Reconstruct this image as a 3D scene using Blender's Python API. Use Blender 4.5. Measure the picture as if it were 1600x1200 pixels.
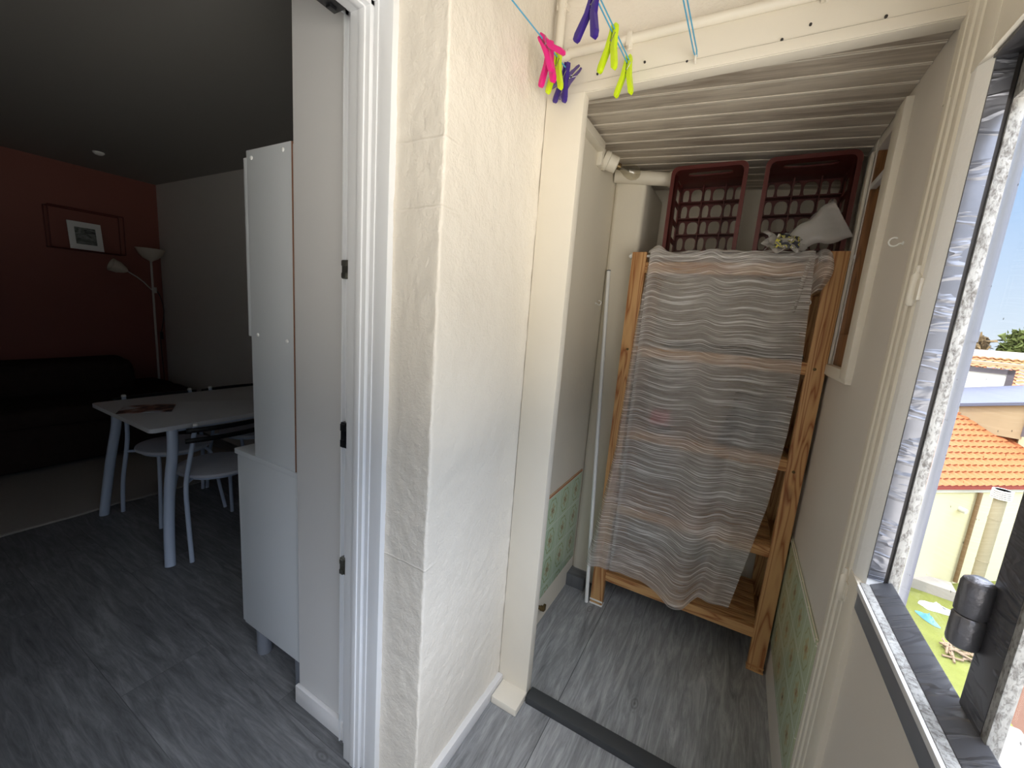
import bpy, bmesh, math, random
from mathutils import Vector, Matrix, noise
random.seed(7)
for o in list(bpy.data.objects): bpy.data.objects.remove(o)
scn = bpy.context.scene
COL = scn.collection
PI = math.pi

# ------------------------------------------------------------------ camera
yaw, pitch, roll, FPX, CAMH = 0.50194, 0.16843, -0.07875, 634.54, 1.467
def cam_axes():
    cy, sy = math.cos(yaw), math.sin(yaw)
    f = Vector((-sy*math.cos(pitch), cy*math.cos(pitch), -math.sin(pitch)))
    r = Vector((cy, sy, 0)); d = f.cross(r)
    cr, sr = math.cos(roll), math.sin(roll)
    return cr*r + sr*d, -sr*r + cr*d, f
r_, d_, f_ = cam_axes()
cam = bpy.data.cameras.new('camera'); co = bpy.data.objects.new('camera', cam); COL.objects.link(co)
cam.sensor_fit = 'HORIZONTAL'; cam.sensor_width = 36; cam.lens = FPX*36/1600; cam.clip_start = .02; cam.clip_end = 300
M = Matrix((( r_.x, -d_.x, -f_.x, 0), (r_.y, -d_.y, -f_.y, 0), (r_.z, -d_.z, -f_.z, CAMH), (0, 0, 0, 1)))
co.matrix_world = M; scn.camera = co

# ------------------------------------------------------------------ world, sun, exposure
vs = scn.view_settings
vs.view_transform = 'Standard'; vs.look = 'None'; vs.gamma = 1; vs.exposure = 1.6; vs.use_curve_mapping = False
SKY_STRENGTH, SUN_STRENGTH = 1.0, .85
w = bpy.data.worlds.new('world'); scn.world = w; w.use_nodes = True
nt = w.node_tree; nt.nodes.clear()
tc = nt.nodes.new('ShaderNodeTexCoord'); sx = nt.nodes.new('ShaderNodeSeparateXYZ')
ramp = nt.nodes.new('ShaderNodeValToRGB'); bg = nt.nodes.new('ShaderNodeBackground'); out = nt.nodes.new('ShaderNodeOutputWorld')
nt.links.new(tc.outputs['Generated'], sx.inputs[0]); nt.links.new(sx.outputs['Z'], ramp.inputs[0])
nt.links.new(ramp.outputs[0], bg.inputs[0]); nt.links.new(bg.outputs[0], out.inputs[0])
mr = nt.nodes.new('ShaderNodeMapRange'); mr.inputs[1].default_value = -1; mr.inputs[2].default_value = 1
nt.links.new(sx.outputs['Z'], mr.inputs[0]); nt.links.new(mr.outputs[0], ramp.inputs[0])
e = ramp.color_ramp.elements          # sunlit town below the horizon, hazy blue low sky, bright high sky
zp = lambda z: z*.5+.5
e[0].position = zp(-1); e[0].color = (2.25, 2.15, 1.97, 1)
e[1].position = zp(1); e[1].color = (3.0, 3.2, 3.6, 1)
for z, c in ((-.12, (2.25, 2.15, 1.97, 1)), (-.03, (.27, .31, .35, 1)), (.02, (.27, .31, .35, 1)), (.32, (.12, .21, .35, 1)), (.45, (1.9, 2.15, 2.6, 1))):
    k = e.new(zp(z)); k.color = c
bg.inputs[1].default_value = SKY_STRENGTH
sun = bpy.data.lights.new('sun', 'SUN'); so = bpy.data.objects.new('sun', sun); COL.objects.link(so)
sun.energy = SUN_STRENGTH; sun.angle = math.radians(.6); sun.color = (1, .96, .88)
so.rotation_euler = Vector((.55, .42, -.95)).to_track_quat('-Z', 'Y').to_euler()
so.location = (-6, -6, 12)
def portal(loc, rot, sxx, syy):
    a = bpy.data.lights.new('window_portal', 'AREA'); a.shape = 'RECTANGLE'; a.size = sxx; a.size_y = syy
    a.cycles.is_portal = True; a.energy = 1
    o = bpy.data.objects.new('window_portal', a); COL.objects.link(o); o.location = loc; o.rotation_euler = rot
portal((.44, -.05, 1.45), (0, math.radians(90), 0), 1.1, 2.4)
portal((-.17, -1.36, 1.25), (math.radians(-90), 0, 0), .5, .75)

# ------------------------------------------------------------------ node helpers
def srgb(r, g, b):
    f = lambda c: (c/255/12.92) if c/255 <= .04045 else ((c/255+.055)/1.055)**2.4
    return (f(r), f(g), f(b), 1)
class NT:
    def __init__(s, name):
        s.m = bpy.data.materials.new(name); s.m.use_nodes = True; s.t = s.m.node_tree; s.t.nodes.clear()
        s.o = s.n('ShaderNodeOutputMaterial'); s.b = s.n('ShaderNodeBsdfPrincipled'); s.l(s.b.outputs[0], s.o.inputs[0])
        s._tc = None
    def n(s, t, **k):
        x = s.t.nodes.new(t)
        for a, v in k.items(): setattr(x, a, v)
        return x
    def l(s, a, b): s.t.links.new(a, b)
    def put(s, i, v):
        if hasattr(v, 'is_linked') or isinstance(v, bpy.types.NodeSocket): s.l(v, i)
        else: i.default_value = v
    def co(s, kind='Object'):
        if s._tc is None: s._tc = s.n('ShaderNodeTexCoord')
        return s._tc.outputs[kind]
    def map(s, v, scale=(1, 1, 1), rot=(0, 0, 0), loc=(0, 0, 0)):
        x = s.n('ShaderNodeMapping'); s.l(v, x.inputs[0])
        x.inputs['Scale'].default_value = scale; x.inputs['Rotation'].default_value = rot; x.inputs['Location'].default_value = loc
        return x.outputs[0]
    def sep(s, v):
        x = s.n('ShaderNodeSeparateXYZ'); s.l(v, x.inputs[0]); return x.outputs
    def comb(s, a, b, c):
        x = s.n('ShaderNodeCombineXYZ')
        for i, v in enumerate((a, b, c)): s.put(x.inputs[i], v)
        return x.outputs[0]
    def math(s, op, a, b=0., c=0., clamp=False):
        x = s.n('ShaderNodeMath', operation=op, use_clamp=clamp)
        for i, v in enumerate((a, b, c)): s.put(x.inputs[i], v)
        return x.outputs[0]
    def noise(s, v, scale, detail=4, rough=.55, dist=0.):
        x = s.n('ShaderNodeTexNoise'); s.l(v, x.inputs['Vector']); x.inputs['Scale'].default_value = scale
        x.inputs['Detail'].default_value = detail; x.inputs['Roughness'].default_value = rough; x.inputs['Distortion'].default_value = dist
        return x.outputs[0]
    def voro(s, v, scale, feature='F1'):
        x = s.n('ShaderNodeTexVoronoi', feature=feature); s.l(v, x.inputs['Vector']); x.inputs['Scale'].default_value = scale
        return x.outputs[0]
    def ramp(s, f, stops, interp='LINEAR'):
        x = s.n('ShaderNodeValToRGB'); s.l(f, x.inputs[0]); x.color_ramp.interpolation = interp
        el = x.color_ramp.elements
        el[0].position, el[0].color = stops[0]; el[1].position, el[1].color = stops[1]
        for p, c in stops[2:]:
            k = el.new(p); k.color = c
        return x.outputs[0]
    def mix(s, f, a, b, mode='MIX'):
        x = s.n('ShaderNodeMix', data_type='RGBA', blend_type=mode)
        s.put(x.inputs[0], f); s.put(x.inputs[6], a); s.put(x.inputs[7], b); return x.outputs[2]
    def bump(s, h, strength=.3, dist=.004, normal=None):
        x = s.n('ShaderNodeBump'); s.l(h, x.inputs['Height']); x.inputs['Strength'].default_value = strength; x.inputs['Distance'].default_value = dist
        if normal is not None: s.l(normal, x.inputs['Normal'])
        return x.outputs[0]
    def base(s, c, rough=.5, metal=0., spec=.5):
        s.put(s.b.inputs['Base Color'], c); s.put(s.b.inputs['Roughness'], rough); s.b.inputs['Metallic'].default_value = metal
        s.b.inputs['Specular IOR Level'].default_value = spec
    def norm(s, nrm): s.l(nrm, s.b.inputs['Normal'])
def grey(v): return (v, v, v, 1)
def plain(name, c, rough=.5, metal=0., var=0., vscale=8., bump=0., bscale=60., bdist=.002, spec=.5):
    t = NT(name); v = t.co(); col = c
    if var:
        c2 = tuple(x*(1-var) for x in c[:3])+(1,)
        col = t.mix(t.noise(v, vscale, 5), c2, c)
    t.base(col, rough, metal, spec)
    if bump: t.norm(t.bump(t.noise(v, bscale, 6), bump, bdist))
    return t.m

# ---- materials
def plaster(name, c, lines=()):
    t = NT(name); v = t.co(); n1 = t.noise(v, 95, 5, .62, .3); n2 = t.noise(v, 9, 4); n3 = t.noise(v, 34, 5, .65, .5)
    s = t.sep(v); h = t.math('ADD', t.math('MULTIPLY', n1, .55), t.math('ADD', t.math('MULTIPLY', n2, .8), t.math('MULTIPLY', n3, .7)))
    for z0 in lines:
        wob = t.math('MULTIPLY', t.math('SUBTRACT', t.noise(v, 5, 3), .5), .02)
        dz = t.math('ABSOLUTE', t.math('SUBTRACT', t.math('ADD', s[2], wob), z0))
        ln = t.math('SUBTRACT', 1., t.math('DIVIDE', dz, .004), clamp=True)
        h = t.math('ADD', h, t.math('MULTIPLY', t.math('MULTIPLY', ln, t.math('SUBTRACT', 1., t.math('MULTIPLY', t.math('SUBTRACT', s[1], .775), 14.), clamp=True)), .35))
    c2 = tuple(x*.93 for x in c[:3])+(1,)
    t.base(t.mix(t.noise(v, 3, 5), c2, c), .55, 0, .35)
    t.norm(t.bump(h, .62, .0065)); return t.m
CREAM = srgb(238, 230, 216)
M_PLASTER = plaster('rough cream plaster', CREAM, (1.85, 1.70, .77))
M_PLASTER2 = plaster('rough cream plaster upper', CREAM)
M_PAINTWALL = plain('smooth cream wall', srgb(228, 220, 202), .5, var=.06, vscale=4, bump=.35, bscale=30, bdist=.003)
M_GREYPAINT = plain('greige painted panel', srgb(222, 214, 203), .42, var=.05, vscale=5, bump=.3, bscale=14, bdist=.003)
M_WOODPAINT = plain('painted timber', srgb(232, 224, 208), .42, var=.05, vscale=9, bump=.35, bscale=26, bdist=.002)
M_STILE = plain('white window paint', srgb(250, 248, 244), .4, var=.04, vscale=14, bump=.4, bscale=60)
M_UPVC = plain('white upvc', srgb(234, 235, 236), .3, var=.02, vscale=6)
M_WHITEROOM = plain('white room paint', srgb(206, 202, 196), .6, var=.03, vscale=3)
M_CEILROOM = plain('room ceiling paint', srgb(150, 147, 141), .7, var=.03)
M_STUB = plain('smooth white partition', srgb(208, 206, 203), .5, var=.03, vscale=3)
M_RED = plain('terracotta wall paint', srgb(134, 78, 66), .6, var=.08, vscale=5)
M_SKIRT = plain('white skirting', srgb(226, 224, 222), .35, var=.05, vscale=9)
M_DARKSTRIP = plain('dark rubber threshold', srgb(62, 64, 66), .5, var=.15, vscale=30, bump=.2, bscale=120, bdist=.001)
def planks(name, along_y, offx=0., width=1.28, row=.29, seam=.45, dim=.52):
    t = NT(name); v = t.co()
    rot = (0, 0, PI/2) if along_y else (0, 0, 0)
    vv = t.map(v, (1, 1, 1), rot, (0, offx, 0))
    br = t.n('ShaderNodeTexBrick'); t.l(vv, br.inputs['Vector'])
    br.offset = .37; br.inputs['Color1'].default_value = grey(.0); br.inputs['Color2'].default_value = grey(1.); br.inputs['Mortar'].default_value = grey(.5)
    br.inputs['Scale'].default_value = 1; br.inputs['Mortar Size'].default_value = .0011; br.inputs['Brick Width'].default_value = width; br.inputs['Row Height'].default_value = row
    tone = br.outputs['Color']; mort = br.outputs['Fac']
    off = t.math('MULTIPLY', t.sep(tone)[0], 7.3)
    sv = t.sep(vv); gv = t.comb(t.math('ADD', sv[0], off), t.math('ADD', sv[1], off), 0.)
    g1 = t.noise(t.map(gv, (1.0, 8, 1)), 3.4, 9, .66, 1.6); g2 = t.noise(t.map(gv, (5, 60, 1)), 3, 6, .65, .6)
    big = t.noise(t.map(gv, (1, 2.2, 1)), 2.6, 4)
    kn = t.voro(t.map(gv, (2.2, 4.4, 1)), 1.15)
    knot = t.math('MULTIPLY', t.math('SUBTRACT', 1., t.math('MULTIPLY', kn, 8.), clamp=True), t.math('ADD', .5, t.math('MULTIPLY', t.math('SINE', t.math('MULTIPLY', kn, 130.)), .5)))
    g = t.math('ADD', t.math('MULTIPLY', g1, .62), t.math('ADD', t.math('MULTIPLY', g2, .22), t.math('MULTIPLY', big, .22)))
    col = t.ramp(g, ((.35, srgb(102, 103, 104)), (.70, srgb(188, 189, 189)), (.52, srgb(146, 147, 148))))
    col = t.mix(t.math('MULTIPLY', t.sep(tone)[0], .12), col, grey(.2), 'MULTIPLY')
    col = t.mix(t.math('MULTIPLY', knot, .75), col, srgb(78, 76, 74))
    col = t.mix(t.math('MULTIPLY', mort, seam), col, srgb(50, 50, 50))
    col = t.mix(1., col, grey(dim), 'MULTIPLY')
    t.base(col, t.math('ADD', .38, t.math('MULTIPLY', g2, .2)), 0, .4)
    t.norm(t.bump(t.math('SUBTRACT', g, mort), .25, .0015)); return t.m
M_FLOOR_Y = planks('grey oak laminate', True, -.49+.9, 6., .9, 1., 1.)
M_FLOOR_X = planks('grey oak laminate dimmed as shade', False, .13)  # same laminate, its colour dimmed to carry the living room's shade
def pine(name, axis, light=srgb(212, 168, 114), dark=srgb(150, 90, 48)):
    t = NT(name); v = t.co(); sc = [16, 16, 16]; sc[axis] = 1.1
    n = t.noise(t.map(v, tuple(sc)), 1.35, 2, .45, .5)
    rings = t.math('FRACT', t.math('MULTIPLY', n, 7.))
    tri = t.math('ABSOLUTE', t.math('SUBTRACT', rings, .5))
    ln = t.math('POWER', t.math('MULTIPLY', tri, 2.), 2.4)
    f = [60, 60, 60]; f[axis] = 2
    fine = t.noise(t.map(v, tuple(f)), 2, 4)
    kv = [5, 5, 5]; kv[axis] = 2.2
    kn = t.math('SUBTRACT', 1., t.math('MULTIPLY', t.voro(t.map(v, tuple(kv)), 1.2), 7.), clamp=True)
    col = t.mix(t.math('MULTIPLY', ln, 1.), light, dark)
    col = t.mix(t.math('MULTIPLY', fine, .3), col, dark)
    col = t.mix(t.math('MULTIPLY', kn, .8), col, srgb(96, 52, 26))
    t.base(col, .5, 0, .4); t.norm(t.bump(fine, .15, .001)); return t.m
M_PINE_Z = pine('pine upright', 2); M_PINE_X = pine('pine slat', 0); M_PINE_Y = pine('pine rung', 1)
M_BROWNPLY = pine('brown plywood', 2, srgb(150, 104, 62), srgb(112, 74, 42))
def lambris():
    t = NT('whitewashed boards'); v = t.co()
    g = t.noise(t.map(v, (1.4, 26, 26)), 2.4, 7, .6, .8); b = t.noise(t.map(v, (1, 3, 3)), 2.5, 3)
    col = t.ramp(t.math('ADD', t.math('MULTIPLY', g, .6), t.math('MULTIPLY', b, .4)), ((.34, srgb(150, 137, 122)), (.60, srgb(208, 197, 180))))
    t.base(col, .5); t.norm(t.bump(g, .15, .001)); return t.m
M_LAMBRIS = lambris()
def tiles(name, base, med, y0, z0, size=.152):
    t = NT(name); v = t.co(); s = t.sep(v)
    def cell(a, o): return t.math('SUBTRACT', t.math('FRACT', t.math('DIVIDE', t.math('SUBTRACT', a, o), size)), .5)
    u, w_ = cell(s[1], y0), cell(s[2], z0)
    r = t.math('SQRT', t.math('ADD', t.math('MULTIPLY', t.math('MULTIPLY', u, u), 1.7), t.math('MULTIPLY', w_, w_)))
    a = t.math('ARCTAN2', w_, u)
    pet = t.math('MULTIPLY', t.math('COSINE', t.math('MULTIPLY', a, 8.)), .022)
    ring = t.math('SUBTRACT', 1., t.math('DIVIDE', t.math('ABSOLUTE', t.math('SUBTRACT', t.math('ADD', r, pet), .385)), .034), clamp=True)
    pet2 = t.math('MULTIPLY', t.math('COSINE', t.math('MULTIPLY', a, 6.)), .05)
    flo = t.math('SUBTRACT', 1., t.math('DIVIDE', t.math('ABSOLUTE', t.math('SUBTRACT', t.math('ADD', r, pet2), .16)), .075), clamp=True)
    ctr = t.math('SUBTRACT', 1., t.math('MULTIPLY', r, 7.), clamp=True)
    edge = t.math('MAXIMUM', t.math('ABSOLUTE', u), t.math('ABSOLUTE', w_))
    grout = t.math('GREATER_THAN', edge, .487)
    br = t.noise(v, 70, 4)
    brk = t.math('ADD', .45, t.math('MULTIPLY', br, .9), clamp=True)
    col = t.mix(t.noise(v, 12, 3), base, tuple(x*.9 for x in base[:3])+(1,))
    col = t.mix(t.math('MULTIPLY', t.math('MULTIPLY', ring, brk), 1.1), col, med)
    col = t.mix(t.math('MULTIPLY', t.math('MULTIPLY', flo, brk), .7), col, srgb(170, 140, 62))
    col = t.mix(t.math('MULTIPLY', ctr, 1.0), col, srgb(134, 80, 26))
    col = t.mix(t.math('MULTIPLY', grout, .9), col, srgb(224, 232, 214))
    t.base(col, .22); t.norm(t.bump(t.math('SUBTRACT', 1., grout), .3, .001)); return t.m
M_TILE_L = tiles('green flower tiles', srgb(196, 216, 184), srgb(146, 156, 96), 1.598, .655)
M_TILE_R = tiles('green flower tiles worn', srgb(184, 194, 162), srgb(148, 152, 108), 1.31, .635)
M_DARKSEAL = plain('dark seal', srgb(48, 44, 42), .6, bump=.2)
M_DARKTAPE = None
def tape(name, c, axis, metal=.5, rough=.34):
    t = NT(name); v = t.co(); sc = [4, 4, 4]; sc[axis] = 15
    n = t.noise(t.map(v, tuple(sc)), 1.6, 3, .5, .6); ridge = t.math('SUBTRACT', 1., t.math('MULTIPLY', t.math('ABSOLUTE', t.math('SUBTRACT', n, .5)), 14.), clamp=True)
    n2 = t.noise(v, 30, 4)
    t.base(t.mix(n2, tuple(x*.75 for x in c[:3])+(1,), c), rough, metal)
    t.norm(t.bump(t.math('ADD', t.math('MULTIPLY', ridge, .6), t.math('MULTIPLY', n2, .14)), .7, .006)); return t.m
M_TAPE = tape('silver insulation tape', srgb(122, 123, 130), 2, .35)
M_TAPE_Y = tape('silver insulation tape sill', srgb(104, 105, 110), 1, .3)
M_TAPE_DARK = tape('dark grey tape', srgb(92, 90, 93), 2, .2, .40)
def peeling():
    t = NT('weathered peeling white paint'); v = t.co()
    n = t.noise(t.map(v, (1, 1, .5)), 150, 8, .75, .3); n2 = t.noise(v, 22, 4)
    f = t.ramp(t.math('ADD', t.math('MULTIPLY', n, .8), t.math('MULTIPLY', n2, .25)), ((.40, grey(0)), (.54, grey(1))))
    t.base(t.mix(f, srgb(104, 98, 92), srgb(172, 170, 165)), .7); t.norm(t.bump(t.math('ADD', f, n), .6, .003)); return t.m
M_PEEL = peeling()
M_IRONPAINT = plain('black painted iron hinge', srgb(126, 124, 127), .28, .6, var=.2, vscale=40, bump=.6, bscale=130, bdist=.002)
M_METAL = plain('zinc plate', srgb(150, 148, 138), .35, .85, var=.3, vscale=60)
M_BLACKPL = plain('black plastic', srgb(26, 27, 30), .35)
M_WHITEMETAL = plain('white enamelled metal', srgb(240, 240, 236), .3)
M_WHITEPL = plain('white plastic', srgb(236, 236, 232), .35)
M_BRASS = plain('tarnished brass', srgb(120, 100, 66), .4, .7, var=.3, vscale=80)
M_CRATE = plain('dark red crate plastic', srgb(88, 28, 22), .45, var=.2, vscale=14, bump=.15, bscale=50)
M_LINE = plain('light blue cord', srgb(88, 168, 204), .6)
M_PINK = plain('magenta plastic', srgb(224, 24, 128), .35); M_LIME = plain('lime plastic', srgb(200, 226, 22), .35)
M_VIOLET = plain('violet plastic', srgb(58, 34, 128), .35); M_MAUVE = plain('greyish violet plastic', srgb(84, 66, 118), .4)
M_WIRE = plain('spring wire', srgb(190, 190, 190), .25, 1.)
M_CABINET = plain('white melamine', srgb(208, 211, 212), .38, var=.03, vscale=3)
M_CHIPEDGE = plain('raw chipboard edge', srgb(160, 116, 92), .8, var=.3, vscale=60)
M_GREYPLASTIC = plain('grey plastic foot', srgb(120, 124, 132), .4)
M_TABLETOP = plain('off white laminate', srgb(206, 206, 208), .35, var=.02)
M_TUBE = plain('pale grey lacquered tube', srgb(178, 190, 208), .3)
M_BLACKBAR = plain('black lacquered bar', srgb(14, 14, 15), .4)
M_SEAT = plain('pale grey seat', srgb(196, 198, 206), .45)
M_SOFA = plain('dark brown throw', srgb(62, 50, 46), .95, var=.4, vscale=20, bump=.4, bscale=80, bdist=.004, spec=.1)
M_RUG = plain('beige rug', srgb(160, 154, 147), .95, var=.15, vscale=50, bump=.5, bscale=200, bdist=.003, spec=.1)
M_REDWIRE = plain('dark red wire', srgb(90, 26, 20), .5)
M_MAT = plain('white card', srgb(236, 236, 234), .6)
M_LAMPSHADE = plain('frosted lamp plastic', srgb(200, 190, 176), .5)
M_LAMPPOLE = plain('pale lamp pole', srgb(190, 184, 178), .4)
M_BLACKCORD = plain('black cord', srgb(20, 18, 18), .5)
def art():
    t = NT('grey landscape print'); v = t.co(); n = t.noise(t.map(v, (1, 5, 12)), 2.5, 6, .6, 1.2)
    t.base(t.ramp(n, ((.35, srgb(52, 56, 54)), (.66, srgb(150, 154, 150)))), .4); return t.m
M_ART = art()
def mag():
    t = NT('magazine cover'); v = t.co(); n = t.noise(v, 9, 2, .4, 1.)
    t.base(t.ramp(n, ((.40, srgb(38, 30, 34)), (.62, srgb(206, 208, 214)), (.5, srgb(150, 104, 84)))), .3); return t.m
M_MAG = mag()
def glass(name, tint=(1, 1, 1, 1), gloss=.01, dirt=0.):
    t = NT(name); tr = t.n('ShaderNodeBsdfTransparent'); tr.inputs[0].default_value = tint
    gl = t.n('ShaderNodeBsdfGlossy'); gl.inputs['Roughness'].default_value = .02
    fr = t.n('ShaderNodeLayerWeight')
    mx = t.n('ShaderNodeMixShader'); t.l(t.math('ADD', gloss, t.math('MULTIPLY', t.math('POWER', fr.outputs['Facing'], 5.), .35)), mx.inputs[0]); t.l(tr.outputs[0], mx.inputs[1]); t.l(gl.outputs[0], mx.inputs[2])
    res = mx.outputs[0]
    if dirt:
        v = t.co(); d = t.math('LESS_THAN', t.voro(v, 26), .05)
        df = t.n('ShaderNodeBsdfDiffuse'); df.inputs[0].default_value = grey(.12)
        m2 = t.n('ShaderNodeMixShader'); t.l(t.math('MULTIPLY', d, dirt), m2.inputs[0]); t.l(res, m2.inputs[1]); t.l(df.outputs[0], m2.inputs[2]); res = m2.outputs[0]
    t.t.nodes.remove(t.b); t.l(res, t.o.inputs[0]); return t.m
M_GLASS = glass('window glass', dirt=.6); M_BULB = glass('bulb glass', (.86, .84, .78, 1), .10)
def film():
    t = NT('clear plastic film'); v = t.co(); tr = t.n('ShaderNodeBsdfTransparent'); tr.inputs[0].default_value = grey(.95)
    t.base(srgb(214, 210, 206), .18, 0, .8); t.norm(t.bump(t.noise(v, 14, 4, .5, 1.), .6, .01))
    mx = t.n('ShaderNodeMixShader'); mx.inputs[0].default_value = .44
    t.l(tr.outputs[0], mx.inputs[1]); t.l(t.b.outputs[0], mx.inputs[2]); t.l(mx.outputs[0], t.o.inputs[0]); return t.m
M_FILM = film()
def sheer():
    t = NT('sheer striped curtain'); uv = t.co('UV'); s = t.sep(uv)
    wob = t.math('MULTIPLY', t.math('SUBTRACT', t.noise(t.map(uv, (4, 30, 1)), 1.5, 3), .5), .005)
    vv = t.math('ADD', s[1], wob)
    n = t.noise(t.comb(t.math('MULTIPLY', s[0], 2.2), t.math('MULTIPLY', vv, 270.), 0.), 1.0, 2, .5)
    n2 = t.noise(t.comb(t.math('MULTIPLY', s[0], 9.), t.math('MULTIPLY', vv, 620.), 0.), 1.0, 1, .5)
    line = t.ramp(n, ((.50, grey(0)), (.64, grey(1)))); thin = t.ramp(n2, ((.48, grey(0)), (.56, grey(1))))
    dark = t.ramp(n, ((.33, grey(1)), (.42, grey(0))))
    big = t.noise(t.map(uv, (2, 9, 1)), 1.5, 3)
    col = t.mix(line, srgb(218, 212, 206), srgb(252, 251, 250)); col = t.mix(t.math('MULTIPLY', dark, .6), col, srgb(172, 163, 154))
    t.base(col, .75, 0, .3)
    tl = t.n('ShaderNodeBsdfTranslucent'); t.l(col, tl.inputs[0])
    m0 = t.n('ShaderNodeMixShader'); m0.inputs[0].default_value = .3; t.l(t.b.outputs[0], m0.inputs[1]); t.l(tl.outputs[0], m0.inputs[2])
    tr = t.n('ShaderNodeBsdfTransparent')
    a = t.math('ADD', t.math('MULTIPLY', line, .34), t.math('ADD', .37, t.math('MULTIPLY', thin, .16)), clamp=True)
    mx = t.n('ShaderNodeMixShader'); t.l(a, mx.inputs[0]); t.l(tr.outputs[0], mx.inputs[1]); t.l(m0.outputs[0], mx.inputs[2])
    t.l(mx.outputs[0], t.o.inputs[0]); return t.m
M_SHEER = sheer()
M_REDITEM = plain('red plastic', srgb(196, 30, 52), .4); M_DARKCLOTH = plain('dark blue black fabric', srgb(28, 32, 40), .8, var=.3, vscale=40)
def bundle():
    t = NT('grey striped cloth'); v = t.co(); n = t.noise(t.map(v, (6, 6, 90)), 1.2, 3, .5, .5)
    t.base(t.ramp(n, ((.42, srgb(64, 70, 78)), (.6, srgb(128, 132, 138)))), .85); return t.m
M_BUNDLE = bundle()
M_PACK = None
def pack():
    t = NT('printed packet'); v = t.co(); n = t.noise(v, 64, 2, .4)
    t.base(t.ramp(n, ((.36, srgb(28, 30, 44)), (.66, srgb(210, 206, 196)), (.50, srgb(196, 190, 60)), (.56, srgb(120, 116, 110))), 'CONSTANT'), .35); return t.m
M_PACK = pack()
# exterior
def rooftile():
    t = NT('orange clay roof tiles'); v = t.co(); n = t.noise(v, 2.2, 5); n2 = t.noise(v, 14, 3)
    col = t.mix(n, srgb(150, 84, 46), srgb(172, 106, 66)); col = t.mix(t.math('MULTIPLY', n2, .35), col, srgb(132, 66, 36))
    t.base(col, .8, 0, .2); return t.m
M_ROOF = rooftile()
M_HOUSEWALL = plain('cream render', srgb(206, 196, 156), .85, var=.06, vscale=1.5)
M_REDGUT = plain('red gutter board', srgb(136, 48, 36), .6)
M_WHITEEXT = plain('white coping', srgb(198, 194, 184), .7, var=.06, vscale=2)
M_MOSS = plain('mossy green roof', srgb(116, 119, 60), .95, var=.35, vscale=3, bump=.5, bscale=20, bdist=.05, spec=.1)
M_ZINCPIPE = plain('weathered beige pipe', srgb(146, 134, 108), .6, var=.2, vscale=4)
M_COPPER = plain('brown copper pipe', srgb(126, 98, 66), .5, var=.2, vscale=4)
M_GREYPIPE = plain('light grey pvc pipe', srgb(96, 99, 108), .4, var=.04, vscale=6)
M_SHEDROOF = plain('blue grey felt roof', srgb(78, 80, 94), .7, var=.1)
M_SHEDWALL = plain('stained beige wall', srgb(150, 130, 98), .85, var=.25, vscale=2)
M_DARKFRAME = plain('dark window frame', srgb(76, 68, 70), .6)
M_BROWNTILE = plain('brown slate tiles', srgb(120, 84, 70), .8, var=.25, vscale=3, bump=.4, bscale=6, bdist=.02)
M_STONE = plain('grey stone sill', srgb(150, 142, 132), .8, var=.12, vscale=10)
M_LEAF = plain('tree leaves', srgb(92, 100, 52), .9, var=.4, vscale=6, spec=.1)
M_LEAF2 = plain('tree leaves russet', srgb(112, 92, 62), .9, var=.35, vscale=6, spec=.1)
M_BARK = plain('bark', srgb(92, 74, 58), .9)
M_TARP = plain('pale blue tarp', srgb(80, 136, 176), .6); M_WHITECLOTH = plain('white sheet', srgb(186, 188, 192), .7)
M_DEBRIS = plain('wood debris', srgb(134, 112, 88), .9, var=.3, vscale=8)
M_GROUND = plain('distant town ground', srgb(140, 140, 126), .95, var=.25, vscale=.3)

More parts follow.
